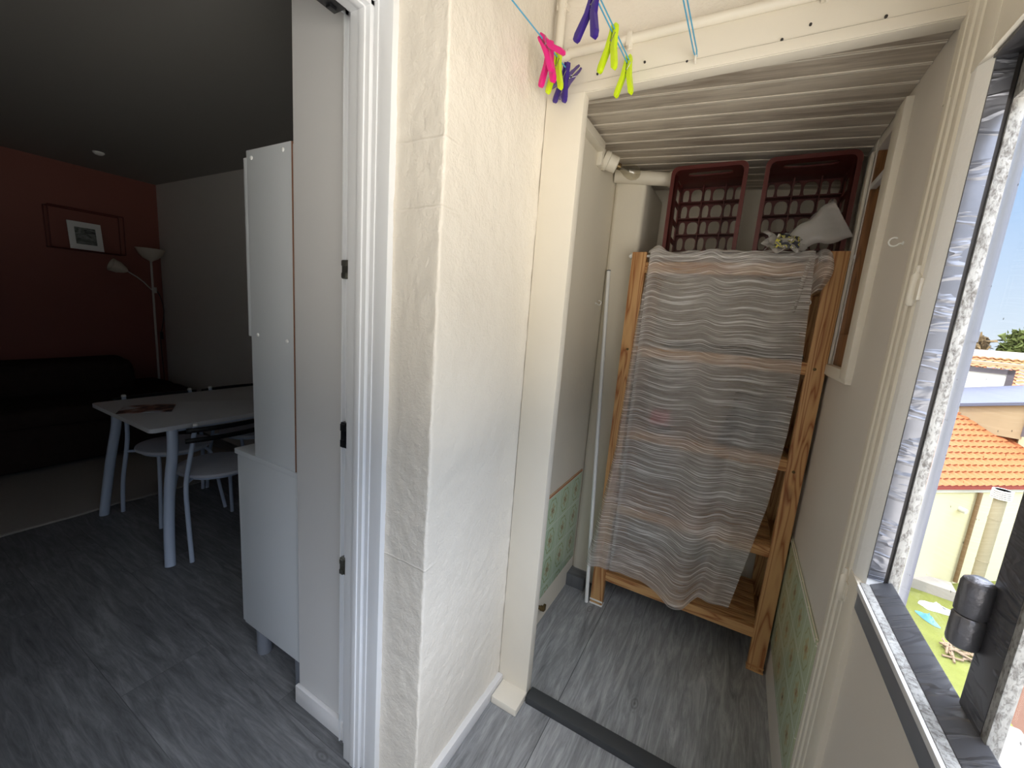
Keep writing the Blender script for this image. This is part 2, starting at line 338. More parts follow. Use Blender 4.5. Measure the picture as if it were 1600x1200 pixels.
# ------------------------------------------------------------------ geometry helpers
class MB:
    def __init__(s): s.bm = bmesh.new(); s.uv = None
    def _bev(s, vs_, b, seg=2):
        if b > 0:
            es = list({e for v in vs_ for e in v.link_edges})
            bmesh.ops.bevel(s.bm, geom=es, offset=b, segments=seg, affect='EDGES', profile=.6)
    def box(s, x0, x1, y0, y1, z0, z1, b=0., mi=0, seg=2):
        vs_ = [s.bm.verts.new((x, y, z)) for z in (z0, z1) for y in (y0, y1) for x in (x0, x1)]
        for f in ((0, 2, 3, 1), (4, 5, 7, 6), (0, 1, 5, 4), (2, 6, 7, 3), (0, 4, 6, 2), (1, 3, 7, 5)):
            s.bm.faces.new([vs_[i] for i in f]).material_index = mi
        s._bev(vs_, b, seg); return s
    def hexa(s, P, b=0., mi=0):           # 8 points, same order as box
        vs_ = [s.bm.verts.new(p) for p in P]
        for f in ((0, 2, 3, 1), (4, 5, 7, 6), (0, 1, 5, 4), (2, 6, 7, 3), (0, 4, 6, 2), (1, 3, 7, 5)):
            s.bm.faces.new([vs_[i] for i in f]).material_index = mi
        s._bev(vs_, b); return s
    def prism(s, poly, axis, a0, a1, b=0., mi=0):   # poly in the two other axes, extruded along axis
        def P(p, a):
            q = list(p); q.insert(axis, a); return q
        A = [s.bm.verts.new(P(p, a0)) for p in poly]; B = [s.bm.verts.new(P(p, a1)) for p in poly]
        n = len(poly)
        fs = [s.bm.faces.new(A[::-1]), s.bm.faces.new(B)] + [s.bm.faces.new((A[i], A[(i+1) % n], B[(i+1) % n], B[i])) for i in range(n)]
        for f in fs: f.material_index = mi
        s._bev(A+B, b); return s
    def tube(s, pts, r, seg=12, cap=True, mi=0, smooth=0):
        pts = [Vector(p) for p in pts]
        if smooth:
            for _ in range(smooth):
                q = [pts[0]]
                for a, b2 in zip(pts, pts[1:]): q += [a.lerp(b2, .25), a.lerp(b2, .75)]
                pts = q + [pts[-1]]
        n = len(pts); rr = r if isinstance(r, (list, tuple)) else [r]*n
        if len(rr) != n: rr = [rr[0]+(rr[-1]-rr[0])*i/(n-1) for i in range(n)]
        rings = []; up = None
        for i, p in enumerate(pts):
            d = (pts[min(i+1, n-1)]-pts[max(i-1, 0)]).normalized()
            if up is None: up = Vector((0, 0, 1)) if abs(d.z) < .9 else Vector((1, 0, 0))
            a = d.cross(up); a.normalize(); c = a.cross(d); up = c
            rings.append([s.bm.verts.new(p+(a*math.cos(2*PI*k/seg)+c*math.sin(2*PI*k/seg))*rr[i]) for k in range(seg)])
        for A, B in zip(rings, rings[1:]):
            for k in range(seg): s.bm.faces.new((A[k], B[k], B[(k+1) % seg], A[(k+1) % seg])).material_index = mi
        if cap:
            s.bm.faces.new(rings[0]).material_index = mi; s.bm.faces.new(rings[-1][::-1]).material_index = mi
        return s
    def lathe(s, prof, c, axis=(0, 0, 1), seg=24, mi=0):   # prof: (radius, height)
        ax = Vector(axis).normalized(); a = ax.orthogonal().normalized(); b2 = ax.cross(a); c = Vector(c); rings = []
        for r, h in prof: rings.append([s.bm.verts.new(c+ax*h+(a*math.cos(2*PI*k/seg)+b2*math.sin(2*PI*k/seg))*max(r, 1e-4)) for k in range(seg)])
        for A, B in zip(rings, rings[1:]):
            for k in range(seg): s.bm.faces.new((A[k], A[(k+1) % seg], B[(k+1) % seg], B[k])).material_index = mi
        s.bm.faces.new(rings[0][::-1]).material_index = mi; s.bm.faces.new(rings[-1]).material_index = mi
        return s
    def grid(s, f, nu, nv, uv=True, mi=0, su=1., sv=1.):
        if uv and s.uv is None: s.uv = s.bm.loops.layers.uv.new('UVMap')
        V = [[s.bm.verts.new(f(i/nu, j/nv)) for i in range(nu+1)] for j in range(nv+1)]
        for j in range(nv):
            for i in range(nu):
                fc = s.bm.faces.new((V[j][i], V[j][i+1], V[j+1][i+1], V[j+1][i])); fc.material_index = mi
                if uv:
                    for lp, (a, b2) in zip(fc.loops, ((i, j), (i+1, j), (i+1, j+1), (i, j+1))): lp[s.uv].uv = (su*a/nu, sv*b2/nv)
        return s
    def ring(s, outer, inner, place, t0, t1):    # flat plate with a hole; outer/inner same count of 2d points
        n = len(outer)
        O = [[s.bm.verts.new(place(p[0], p[1], t)) for p in outer] for t in (t0, t1)]; I = [[s.bm.verts.new(place(p[0], p[1], t)) for p in inner] for t in (t0, t1)]
        for k in range(n):
            j = (k+1) % n
            s.bm.faces.new((O[0][k], O[0][j], I[0][j], I[0][k])); s.bm.faces.new((O[1][j], O[1][k], I[1][k], I[1][j]))
            s.bm.faces.new((O[0][j], O[0][k], O[1][k], O[1][j])); s.bm.faces.new((I[0][k], I[0][j], I[1][j], I[1][k]))
        return s
    def build(s, name, mats, parent=None, origin=None, ang=35, flat=False, recalc=True):
        bm = s.bm
        if recalc: bmesh.ops.recalc_face_normals(bm, faces=bm.faces)
        base = Vector((0, 0, 0))
        if parent is not None:
            p = parent
            while p is not None: base += p.location; p = p.parent
        elif origin is not None: base = Vector(origin)
        if base.length > 0: bmesh.ops.translate(bm, vec=-base, verts=bm.verts)
        lim = math.radians(ang)
        for f in bm.faces: f.smooth = not flat
        for e2 in bm.edges:
            if len(e2.link_faces) == 2 and e2.calc_face_angle(0) > lim: e2.smooth = False
        me = bpy.data.meshes.new(name); bm.to_mesh(me); bm.free()
        for m in (mats if isinstance(mats, (list, tuple)) else [mats]): me.materials.append(m)
        o = bpy.data.objects.new(name, me); COL.objects.link(o)
        if parent is not None: o.parent = parent
        elif origin is not None: o.location = origin
        return o
def tag(o, label=None, cat=None, group=None, kind=None):
    if label: o['label'] = label
    if cat: o['category'] = cat
    if group: o['group'] = group
    if kind: o['kind'] = kind
    return o
def thing(name, label, cat, loc=(0, 0, 0), group=None, kind=None):
    o = bpy.data.objects.new(name, None); COL.objects.link(o); o.location = loc; o.empty_display_size = .05
    return tag(o, label, cat, group, kind)
def dup(root, loc, rotz=None, label=None):
    r = root.copy(); COL.objects.link(r); r.location = loc
    if rotz is not None: r.rotation_euler = (0, 0, rotz)
    if label: r['label'] = label
    for ch in list(root.children):
        c = ch.copy(); COL.objects.link(c); c.parent = r
        for g in list(ch.children):
            d = g.copy(); COL.objects.link(d); d.parent = c
    return r
def struct(name, mb, m, label, cat, **k): return tag(mb.build(name, m, **k), label, cat, kind='structure')
def rough_edges(o, amt, scale):          # small real unevenness of hand-made plaster
    for v in o.data.vertices:
        p = v.co; v.co = p + Vector(noise.noise_vector(p*scale))*amt

# ================================================================== SETTING: room shell
struct('floor', MB().box(-.80, .40, -1.3, 2.6, -.1, 0), M_FLOOR_Y, 'grey oak laminate floor of the narrow loggia and its storage closet', 'floor')
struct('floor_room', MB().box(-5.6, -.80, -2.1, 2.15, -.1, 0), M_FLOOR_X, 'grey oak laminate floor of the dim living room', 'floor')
# masonry between the living-room doorway and the closet
struct('wall_inner', MB().box(-1.225, -.66, .79, 2.6, 0, 2.6), M_STUB, 'smooth white partition behind the door frame with the cabinet against it', 'wall')
def plaster_return():
    arc = [(-.652+.007*math.sin(a), .772+.007-.007*math.cos(a)) for a in [PI/2*i/5 for i in range(1, 5)]]
    pts = [(-.805+.153*i/16, .772) for i in range(17)] + arc + [(-.645-.006*i/44, .781+.519*i/44) for i in range(45)]
    n = len(pts)-1
    m = MB()
    m.grid(lambda u, v: (pts[round(u*n)][0], pts[round(u*n)][1], 2.6*v), n, 220, uv=False)
    return m
o = struct('wall_left', plaster_return(), M_PLASTER, 'rough cream plastered wall corner between the doorway and the closet', 'wall', ang=80, recalc=False)
rough_edges(o, .0022, 30); rough_edges(o, .0012, 80); rough_edges(o, .0025, 6)
struct('wall_closet_left', MB().box(-.75, -.655, 1.29, 2.55, 0, 2.5), M_PAINTWALL, 'smooth cream left wall inside the closet', 'wall')
struct('wall_closet_back', MB().box(-.75, .44, 2.5, 2.6, 0, 2.5), M_PAINTWALL, 'cream back wall of the closet behind the shelf', 'wall')
m = MB(); m.box(.31, .41, 1.28, 2.5, 0, 1.35); m.box(.31, .41, 1.28, 1.66, 1.35, 2.5); m.box(.31, .41, 1.95, 2.5, 1.35, 2.5); m.box(.312, .41, 1.66, 1.95, 2.13, 2.5); m.box(.375, .41, 1.66, 1.95, 1.35, 2.5)
struct('wall_closet_right', m, M_GREYPAINT, 'greige right wall inside the closet with a recess up high', 'wall')
struct('wall_upper', MB().box(-.66, .40, 1.278, 1.42, 2.2, 2.6), M_PLASTER2, 'rough plaster wall above the closet opening', 'wall')
struct('wall_window', MB().box(.312, .366, -1.3, 1.18, 0, .90), M_GREYPAINT, 'greige panelled parapet under the window', 'wall')
struct('wall_window_head', MB().box(.302, .388, -1.3, 1.29, 1.985, 2.6), M_WOODPAINT, 'cream timber head above the window', 'wall')
struct('wall_window_side', MB().box(.345, .3665, 1.12, 1.30, 0, 2.6), M_GREYPAINT, 'greige pier between window and closet', 'wall')
m = MB(); m.box(-1.0, .42, -1.35, -1.25, 0, .9); m.box(-1.0, .42, -1.35, -1.25, 1.6, 2.6); m.box(-1.0, -.40, -1.35, -1.25, .9, 1.6); m.box(.05, .42, -1.35, -1.25, .9, 1.6)
struct('wall_back', m, M_PLASTER2, 'cream end wall of the loggia around its added end window', 'wall')
struct('window_added', MB().box(-.40, .05, -1.31, -1.306, .9, 1.6), M_GLASS, 'unseen glazed end window added to light the closet front', 'window')  # unseen window, suggested by frontal shading, added to light the closet front
m = MB(); m.box(-.985, -.80, -2.1, -.01, 0, 2.6); m.box(-.985, -.80, -.01, .80, 2.19, 2.6)
struct('wall_doorway', m, M_STUB, 'white wall around the doorway to the living room', 'wall')
struct('ceiling_loggia', MB().box(-1.3, .42, -1.4, 1.42, 2.6, 2.7), M_PLASTER2, 'cream ceiling of the loggia', 'ceiling')
struct('wall_added_sun_block', MB().box(-5.6, .388, -2.1, 2.6, 2.72, 6.5), M_HOUSEWALL, 'unseen upper storey added above the rooms to shade the pipe and window', 'wall')  # unseen block added overhead to keep sun off the outside pipe and window
# living room
struct('wall_red', MB().box(-5.6, -5.5, -2.1, 2.15, 0, 2.6), M_RED, 'terracotta red wall of the living room behind the sofa', 'wall')
struct('wall_far', MB().box(-5.5, -1.2, 2.045, 2.15, 0, 2.6), M_WHITEROOM, 'off-white living room wall beside the dining table', 'wall')
struct('wall_near', MB().box(-5.5, -1.2, -2.1, -2.0, 0, 2.6), M_WHITEROOM, 'off-white living room wall opposite the table', 'wall')
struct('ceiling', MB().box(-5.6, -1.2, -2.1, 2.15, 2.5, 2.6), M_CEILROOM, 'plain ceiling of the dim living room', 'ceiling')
struct('baseboard_inner', MB().box(-1.23, -.972, .775, .79, 0, .072, .004), M_SKIRT, 'white skirting board on the partition beside the cabinet', 'baseboard')
struct('baseboard_left', MB().box(-.652, -.629, .768, 1.262, 0, .05, .004), M_SKIRT, 'white skirting board under the rough plaster wall', 'baseboard')

# closet ceiling: sloping boards with a light bead in every joint
m = MB(); y = 1.30; zc = lambda x: 2.185-.062*x
while y < 2.5:
    y1 = min(y+.088, 2.5); P = []
    for z in (0, .05):
        for yy in (y+.003, y1-.003):
            for x in (-.655, .31): P.append((x, yy, zc(x)+z))
    m.hexa(P, .003)
    P = []
    for z in (-.003, .03):
        for yy in (y1-.006, y1+.004):
            for x in (-.655, .31): P.append((x, yy, zc(x)+z))
    m.hexa(P, .0015, mi=1); y = y1
m.box(-.66, .33, 1.3, 2.5, 2.3, 2.36)
struct('ceiling_boards', m, (M_LAMBRIS, M_WOODPAINT), 'whitewashed tongue and groove board ceiling inside the closet', 'ceiling')

# closet frame
m = MB(); m.box(-.655, .36, 1.27, 1.312, 2.145, 2.262, .003); m.box(-.655, .345, 1.267, 1.272, 2.147, 2.173, .001); m.box(-.52, .345, 1.2692, 1.2705, 2.1728, 2.1742, mi=1)
for x, z in ((-.353, 2.194), (-.239, 2.172), (-.024, 2.176), (.03, 2.196), (-.49, 2.19), (.17, 2.178)): m.tube([(x, 1.275, z), (x, 1.2665, z)], .0032, 8, mi=1)
struct('trim_1', m, (M_WOODPAINT, M_DARKSEAL), 'cream painted lintel board with dark nail holes over the closet opening', 'lintel')
o = struct('trim_2', MB().box(-.649, -.522, 1.262, 1.304, .0, 2.147, .004), M_WOODPAINT, 'cream painted upright board on the left of the closet opening', 'door frame')
P = [(.37, 1.286), (.312, 1.286), (.302, 1.279), (.300, 1.25), (.3065, 1.244), (.3065, 1.236), (.299, 1.229), (.298, 1.205), (.304, 1.20), (.304, 1.192), (.298, 1.186), (.298, 1.162), (.306, 1.152), (.37, 1.15)]
m = MB().prism(P, 2, 0, 2.145, .0015)
m.box(.299, .36, 1.085, 1.16, 0, .948, .006); m.box(.300, .37, 1.085, 1.16, 1.983, 2.145, .005)
struct('trim_3', m, M_WOODPAINT, 'cream moulded post between the closet opening and the window', 'door frame')
struct('trim_4', MB().box(-.515, .302, 1.243, 1.30, 0, .028, .004), M_DARKSTRIP, 'dark grey threshold strip across the closet doorway floor', 'threshold')
struct('trim_5', MB().box(-.628, -.519, 1.172, 1.264, 0, .03, .006), M_WOODPAINT, 'small cream block on the floor before the left closet board', 'trim')
# recess in the closet's right wall: casing, sill, brown plywood
m = MB(); m.box(.292, .315, 1.578, 1.664, 1.345, 2.14, .003); m.box(.30, .315, 1.95, 2.03, 1.345, 2.13, .003)
struct('trim_6', m, M_WOODPAINT, 'cream casing boards of the recess high on the closet right wall', 'trim')
struct('trim_7', MB().box(.294, .376, 1.58, 1.952, 1.335, 1.375, .003), M_WOODPAINT, 'cream ledge under the plywood recess in the closet', 'trim')
struct('trim_8', MB().box(.315, .332, 1.66, 1.95, 2.0, 2.022, .002), M_SKIRT, 'thin white rail crossing the plywood recess near the ceiling', 'trim')
root = thing('plywood_panel', 'brown plywood panel lining the recess on the closet right wall', 'panel', (.365, 1.8, 1.375))
MB().box(.36, .374, 1.662, 1.948, 1.376, 2.128, .001).build('panel_board', M_BROWNPLY, root)
MB().box(.316, .36, 1.936, 1.949, 1.376, 2.128, .001).build('side_board', M_BROWNPLY, root)
MB().box(.335, .36, 1.80, 1.835, 1.376, 2.128, .001).build('batten', M_BROWNPLY, root)
MB().box(.316, .36, 1.70, 1.936, 1.376, 1.49, .001).build('lower_block', M_BROWNPLY, root)
# tiled dados
m = MB(); m.box(-.655, -.648, 1.30, 2.06, .15, .655, .001); m.box(-.655, -.6485, 1.30, 2.06, .655, .668, .001, mi=1)
struct('trim_9', m, (M_TILE_L, plain('raw orange plaster edge', srgb(196, 128, 84), .9, var=.3, vscale=50)), 'green flowered wall tiles low on the closet left wall', 'wall tiles')
m = MB(); m.box(.303, .31, 1.30, 2.4, .165, .635, .001); m.box(.301, .31, 1.30, 2.4, .635, .65, .003, mi=1)
struct('trim_10', m, (M_TILE_R, M_WOODPAINT), 'worn green flowered wall tiles low on the closet right wall', 'wall tiles')
m = MB().box(-.656, -.50, 2.08, 2.51, 0, 2.16, .025, seg=3)
struct('wall_pillar', m, M_PAINTWALL, 'rounded cream boxed pillar in the back left closet corner', 'pillar')
struct('trim_11', MB().box(-.655, -.553, 2.0, 2.09, 0, .07, .002), M_FLOOR_X, 'grey laminate covered step at the foot of the pillar', 'plinth')

# ------------------------------------------------------------------ window with taped frame
W = thing('window_1', 'old timber window with silver tape and peeling paint beside the closet', 'window', (.345, .05, .945), kind='structure')
MB().prism([(.342, 1.1005), (.3145, 1.097), (.302, 1.132), (.302, 1.157), (.342, 1.157)], 2, .945, 1.985, .0015).build('frame_stile', M_STILE, W)
MB().box(.314, .341, 1.0945, 1.1005, .965, 1.985, .001).build('insulation_tape', M_TAPE, W)
MB().box(.340, .349, 1.099, 1.15, .965, 1.985).build('seal', M_DARKSEAL, W)
MB().box(.348, .3665, 1.094, 1.157, .945, 1.985, .002).build('sash_stile', M_PEEL, W)
MB().box(.348, .372, -1.25, 1.157, 1.905, 1.985, .002).build('sash_top_rail', M_PEEL, W)
MB().box(.311, .346, -1.25, 1.10, 1.978, 1.987, .001).build('head_tape', M_TAPE_DARK, W)
MB().box(.304, .322, -1.25, 1.10, .895, .950, .003).build('sill_rail', M_PEEL, W)
P = [(.321, -1.25, .93), (.354, -1.25, .93), (.321, 1.10, .93), (.354, 1.10, .93), (.321, -1.25, .951), (.354, -1.25, .970), (.321, 1.10, .951), (.354, 1.10, .970)]
MB().hexa(P, .002).build('sill_tape', M_TAPE_Y, W)
MB().box(.346, .366, -1.25, 1.157, .86, .952, .002).build('sash_bottom_rail', M_PEEL, W)
MB().box(.2985, .3055, -1.25, 1.088, .936, .948, .001).build('edge_strip', M_UPVC, W)
MB().box(.302, .313, -1.25, 1.088, .893, .937, .001).build('apron_strip', M_GREYPLASTIC, W)
mu = MB().box(.350, .370, .716, .776, .945, 1.985, .004).build('mullion', M_TAPE_DARK, W)
MB().box(.351, .366, .702, .717, .945, 1.985, .002).build('glazing_bead', M_PEEL, W)
h = MB(); hx, hy = .337, .776
h.lathe([(.009, 0), (.0165, .005), (.018, .010), (.018, .048), (.016, .051)], (hx, hy, 1.050), seg=20)
h.lathe([(.016, 0), (.018, .003), (.018, .045), (.016, .051), (.008, .056)], (hx, hy, 1.1025), seg=20)
h.box(.339, .352, .764, .775, 1.104, 1.15, .003); h.box(.343, .352, .768, .775, 1.056, 1.09, .002)
tag(h.build('hinge', M_IRONPAINT, W), 'big black painted barrel hinge on the dark taped mullion')
for z in (1.55, .86):
    h = MB(); h.lathe([(.006, 0), (.0095, .006), (.0095, .062), (.004, .07)], (.296, 1.166, z), seg=14); h.box(.296, .306, 1.14, 1.17, z+.01, z+.055, .002); h.tube([(.296, 1.166, z+.06), (.296, 1.166, z+.082)], .005, 10)
    tag(h.build('hinge', M_WOODPAINT, W), 'white painted hinge pin on the post')
MB().box(.3575, .3605, .775, 1.096, .952, 1.91).build('glass_pane', M_GLASS, W)
MB().box(.3665, .3695, -1.25, .702, .952, 1.91).build('glass_pane', M_GLASS, W)

# ------------------------------------------------------------------ white door frame of the living-room doorway (jamb seen, leaf folded away out of view)
D = thing('door_1', 'white plastic door frame with metal keeps at the living room doorway', 'door frame', (-.87, .76, 0), kind='structure')
def frame_run(place):                    # place(b0,b1,d0,d1) puts a box: b across the frame, d out of the wall
    m = MB()
    for a in ((-.860, -.795, 0, .020), (-.853, -.84, 0, .023), (-.926, -.857, 0, .031), (-.893, -.872, 0, .035), (-.934, -.925, 0, .020), (-.985, -.93, -.02, -.008)): place(m, *a, .0025)
    for a in ((-.948, -.942, -.02, .0), (-.968, -.962, -.02, .0), (-.985, -.980, -.02, .003)): place(m, *a, .001)
    return m
frame_run(lambda m, x0, x1, d0, d1, b: m.box(x0, x1, .774-d1, .776-min(d0, 0)+.02, 0, 2.19, b)).build('jamb', M_UPVC, D)
frame_run(lambda m, x0, x1, d0, d1, b: m.box(x0, x1, -.01, .79, 2.176-d1, 2.196, b)).build('head', M_UPVC, D)
def keep(zc_, h_, mat, lab):
    k = MB().box(-.979, -.937, .766, .782, zc_-h_/2, zc_+h_/2, .002)
    for s in (-1, 1): k.box(-.974, -.958, .760, .768, zc_+s*h_*.32-h_*.14, zc_+s*h_*.32+h_*.14, .0015)
    ob = tag(k.build('keep', mat, D), lab)
    for s in (-1, 1): MB().lathe([(.0035, 0), (.0035, .003), (.001, .004)], (-.948, .7665, zc_+s*h_*.36), (0, -1, 0), 10).build('screw', M_METAL, ob)
keep(1.553, .05, M_METAL, 'zinc lock keep on the door jamb')
keep(1.083, .076, M_BLACKPL, 'black plastic keep on the door jamb')
keep(.662, .052, M_METAL, 'lower zinc lock keep on the door jamb')
k = MB().box(-.979, -.935, .66, .74, 2.152, 2.172, .002); k.box(-.97, -.955, .672, .69, 2.146, 2.153, .001); k.box(-.97, -.955, .71, .728, 2.146, 2.153, .001)
tag(k.build('keep', M_BLACKPL, D), 'dark keep under the door head')

# ================================================================== CLOSET: shelf unit
S = thing('shelving_unit', 'tall pine slatted shelving unit half hidden by the striped curtain', 'shelf', (-.095, 2.17, 0))
XL0, XL1, XR0, XR1, YF, YB, SH = -.492, -.428, .236, .298, 1.94, 2.40, 1.792
for x0, x1 in ((XL0, XL1), (XR0, XR1)):
    for y0 in (YF, YB-.034):
        MB().box(x0, x1, y0, y0+.034, .006, SH, .0025).build('post', M_PINE_Z, S)
    for z in (.10, .53, .92, 1.32, 1.69): MB().box((x0+x1)/2-.014, (x0+x1)/2+.014, YF+.034, YB-.034, z-.03, z+.01, .002).build('rung', M_PINE_Y, S)
for z in (.20, .585, .972, 1.372, 1.748):
    m = MB(); n = 6; ww = (YB-.036-YF-.036)/n
    m.box(XL1-.004, XR0+.004, YF+.003, YF+.029, z-.048, z, .002)
    for i in range(n): m.box(XL1-.004, XR0+.004, YF+.036+i*ww, YF+.036+i*ww+ww-.012, z-.017, z, .0015)
    m.box(XL1-.004, XL1+.03, YF+.03, YB-.04, z-.045, z-.017); m.box(XR0-.03, XR0+.004, YF+.03, YB-.04, z-.045, z-.017)
    m.build('shelf_board', M_PINE_X, S)
for x0, x1, mt in ((XL0, XL1, M_WHITEPL), (XR0, XR1, M_PINE_X)):
    m = MB(); m.box(x0-.002, x1+.002, YF-.004, YF+.036, 0, .007, .001); m.box(x0-.002, x1+.002, YF-.004, YF+.001, .022, .029, .001)
    tag(m.build('foot_pad', mt, S), 'white foot strips' if mt is M_WHITEPL else None)
for x, z in ((.262, .93), (.262, 1.35), (-.46, 1.35)): MB().lathe([(.006, 0), (.006, .002), (.003, .004)], (x, YF, z), (0, -1, 0), 12).build('bolt', M_BRASS, S)
# curtain rod on the front posts
R = thing('curtain_rod', 'white curtain rod held across the front of the pine shelf', 'curtain rod', (-.09, 1.922, 1.772))
MB().tube([(-.495, 1.957, 1.776), (.315, 1.957, 1.772)], .006, 12).build('rod', M_WHITEPL, R)
for x in (-.498, .318): MB().lathe([(.004, -.012), (.010, -.006), (.0115, .002), (.008, .009)], (x, 1.957, 1.776 if x < 0 else 1.772), (1, 0, 0), 14).build('end_knob', M_WHITEPL, R)

# curtain
def lerp_tab(t, tab):
    for (a, va), (b, vb) in zip(tab, tab[1:]):
        if t <= b: return va+(vb-va)*max(0, (t-a)/(b-a))
    return tab[-1][1]
BOT = [(-.405, .246), (-.33, .247), (-.256, .252), (-.18, .215), (-.113, .190), (-.05, .203), (0., .262), (.06, .272), (.125, .276)]
RGT = [(.276, .125), (.504, .157), (.779, .195), (1.083, .213), (1.315, .217), (1.582, .203), (1.779, .190)]
def fold(x, v):     # v 0 bottom, 1 top: depth of the pleats at x
    k = (1-v)**1.5; g = lambda c, w_: math.exp(-((x-c)/w_)**2)
    y = -(.010+.032*k)*g(-.085+.075*v, .045+.03*k) + (.006+.022*k)*g(-.015+.095*v, .030+.01*k)
    y += -(.006+.016*k)*g(.05+.085*v, .035) + .010*k*g(-.20+.03*v, .05) - .008*g(-.29+.02*v, .08) - .012*k*g(-.395, .03)
    return y + .0015*math.sin(x*40+v*4)
def cur(u, v):
    zt = 1.782+.006*math.sin(u*21)+.012*math.exp(-((u-.42)/.05)**2)+.014*math.exp(-((u-.04)/.05)**2)
    xl = -.405
    xb = xl+(.125-xl)*u; zb = lerp_tab(xb, BOT)
    z = (zb-.24)*(1-v)**3+.24+(zt-.24)*v
    xr = lerp_tab(z, RGT)
    x = xl+(xr-xl)*u
    top = max(0., (v-.93)/.07)
    y = 1.906+fold(x, v)*(1-.75*top)
    return (x, y, z+.004*math.sin(u*17)*(1-v))
CU = thing('curtain', 'sheer grey striped curtain hung over the front of the pine shelf', 'curtain', (-.1, 1.91, 1.77))
m = MB(); m.grid(cur, 90, 130); m.build('curtain_panel', M_SHEER, CU, ang=180, recalc=False)
LFT = [(.224, -.536), (.53, -.493), (.874, -.454), (1.429, -.433), (1.795, -.409)]
def flap(u, v):
    z = .228+(1.785-.228)*v; xl = lerp_tab(z, LFT); x = xl+(-.395-xl)*u
    return (x, 1.925-.028*math.sin(PI*min(1, u*1.1))*(1-.7*v)-.012*(1-v)*math.sin(u*9), z+(.012*u)*(1-v))
m = MB(); m.grid(flap, 24, 110, su=.12); m.build('side_flap', M_SHEER, CU, ang=180, recalc=False)
def over(u, v):      # short back fall of the cloth thrown over the rod
    x = -.415+(.60)*u; a = v*PI
    hump = .020*math.exp(-((u-.45)/.035)**2)+.026*math.exp(-((u-.06)/.05)**2)+.007*math.sin(u*26)
    return (x, 1.912+.06*(1-math.cos(a))*.5+.01*v, 1.782+math.sin(a)*(.014+hump)-.05*v*v+.002)
m = MB(); m.grid(over, 90, 12, sv=.12); m.build('turned_top', M_SHEER, CU, ang=180, recalc=False)
def corner(u, v):
    x = .165+.075*u+.02*math.sin(v*3)*(u); z = 1.788-v*(.235-.10*u)-.012*math.sin(u*7)
    return (x-.012*v, 1.922-.018*math.sin(u*8+v*2)-.012*v, z)
m = MB(); m.grid(corner, 26, 30, su=.15, sv=.15); m.build('bunched_corner', M_SHEER, CU, ang=180, recalc=False)
m = MB(); m.tube([(.199+.0085*math.cos(a), 1.926, 1.60+.0085*math.sin(a)) for a in [2*PI*i/16 for i in range(17)]], .0018, 6, cap=False)
tag(m.build('curtain_ring', M_WHITEPL, origin=(.199, 1.926, 1.60)), 'small white ring at the right edge of the striped curtain', 'ring')

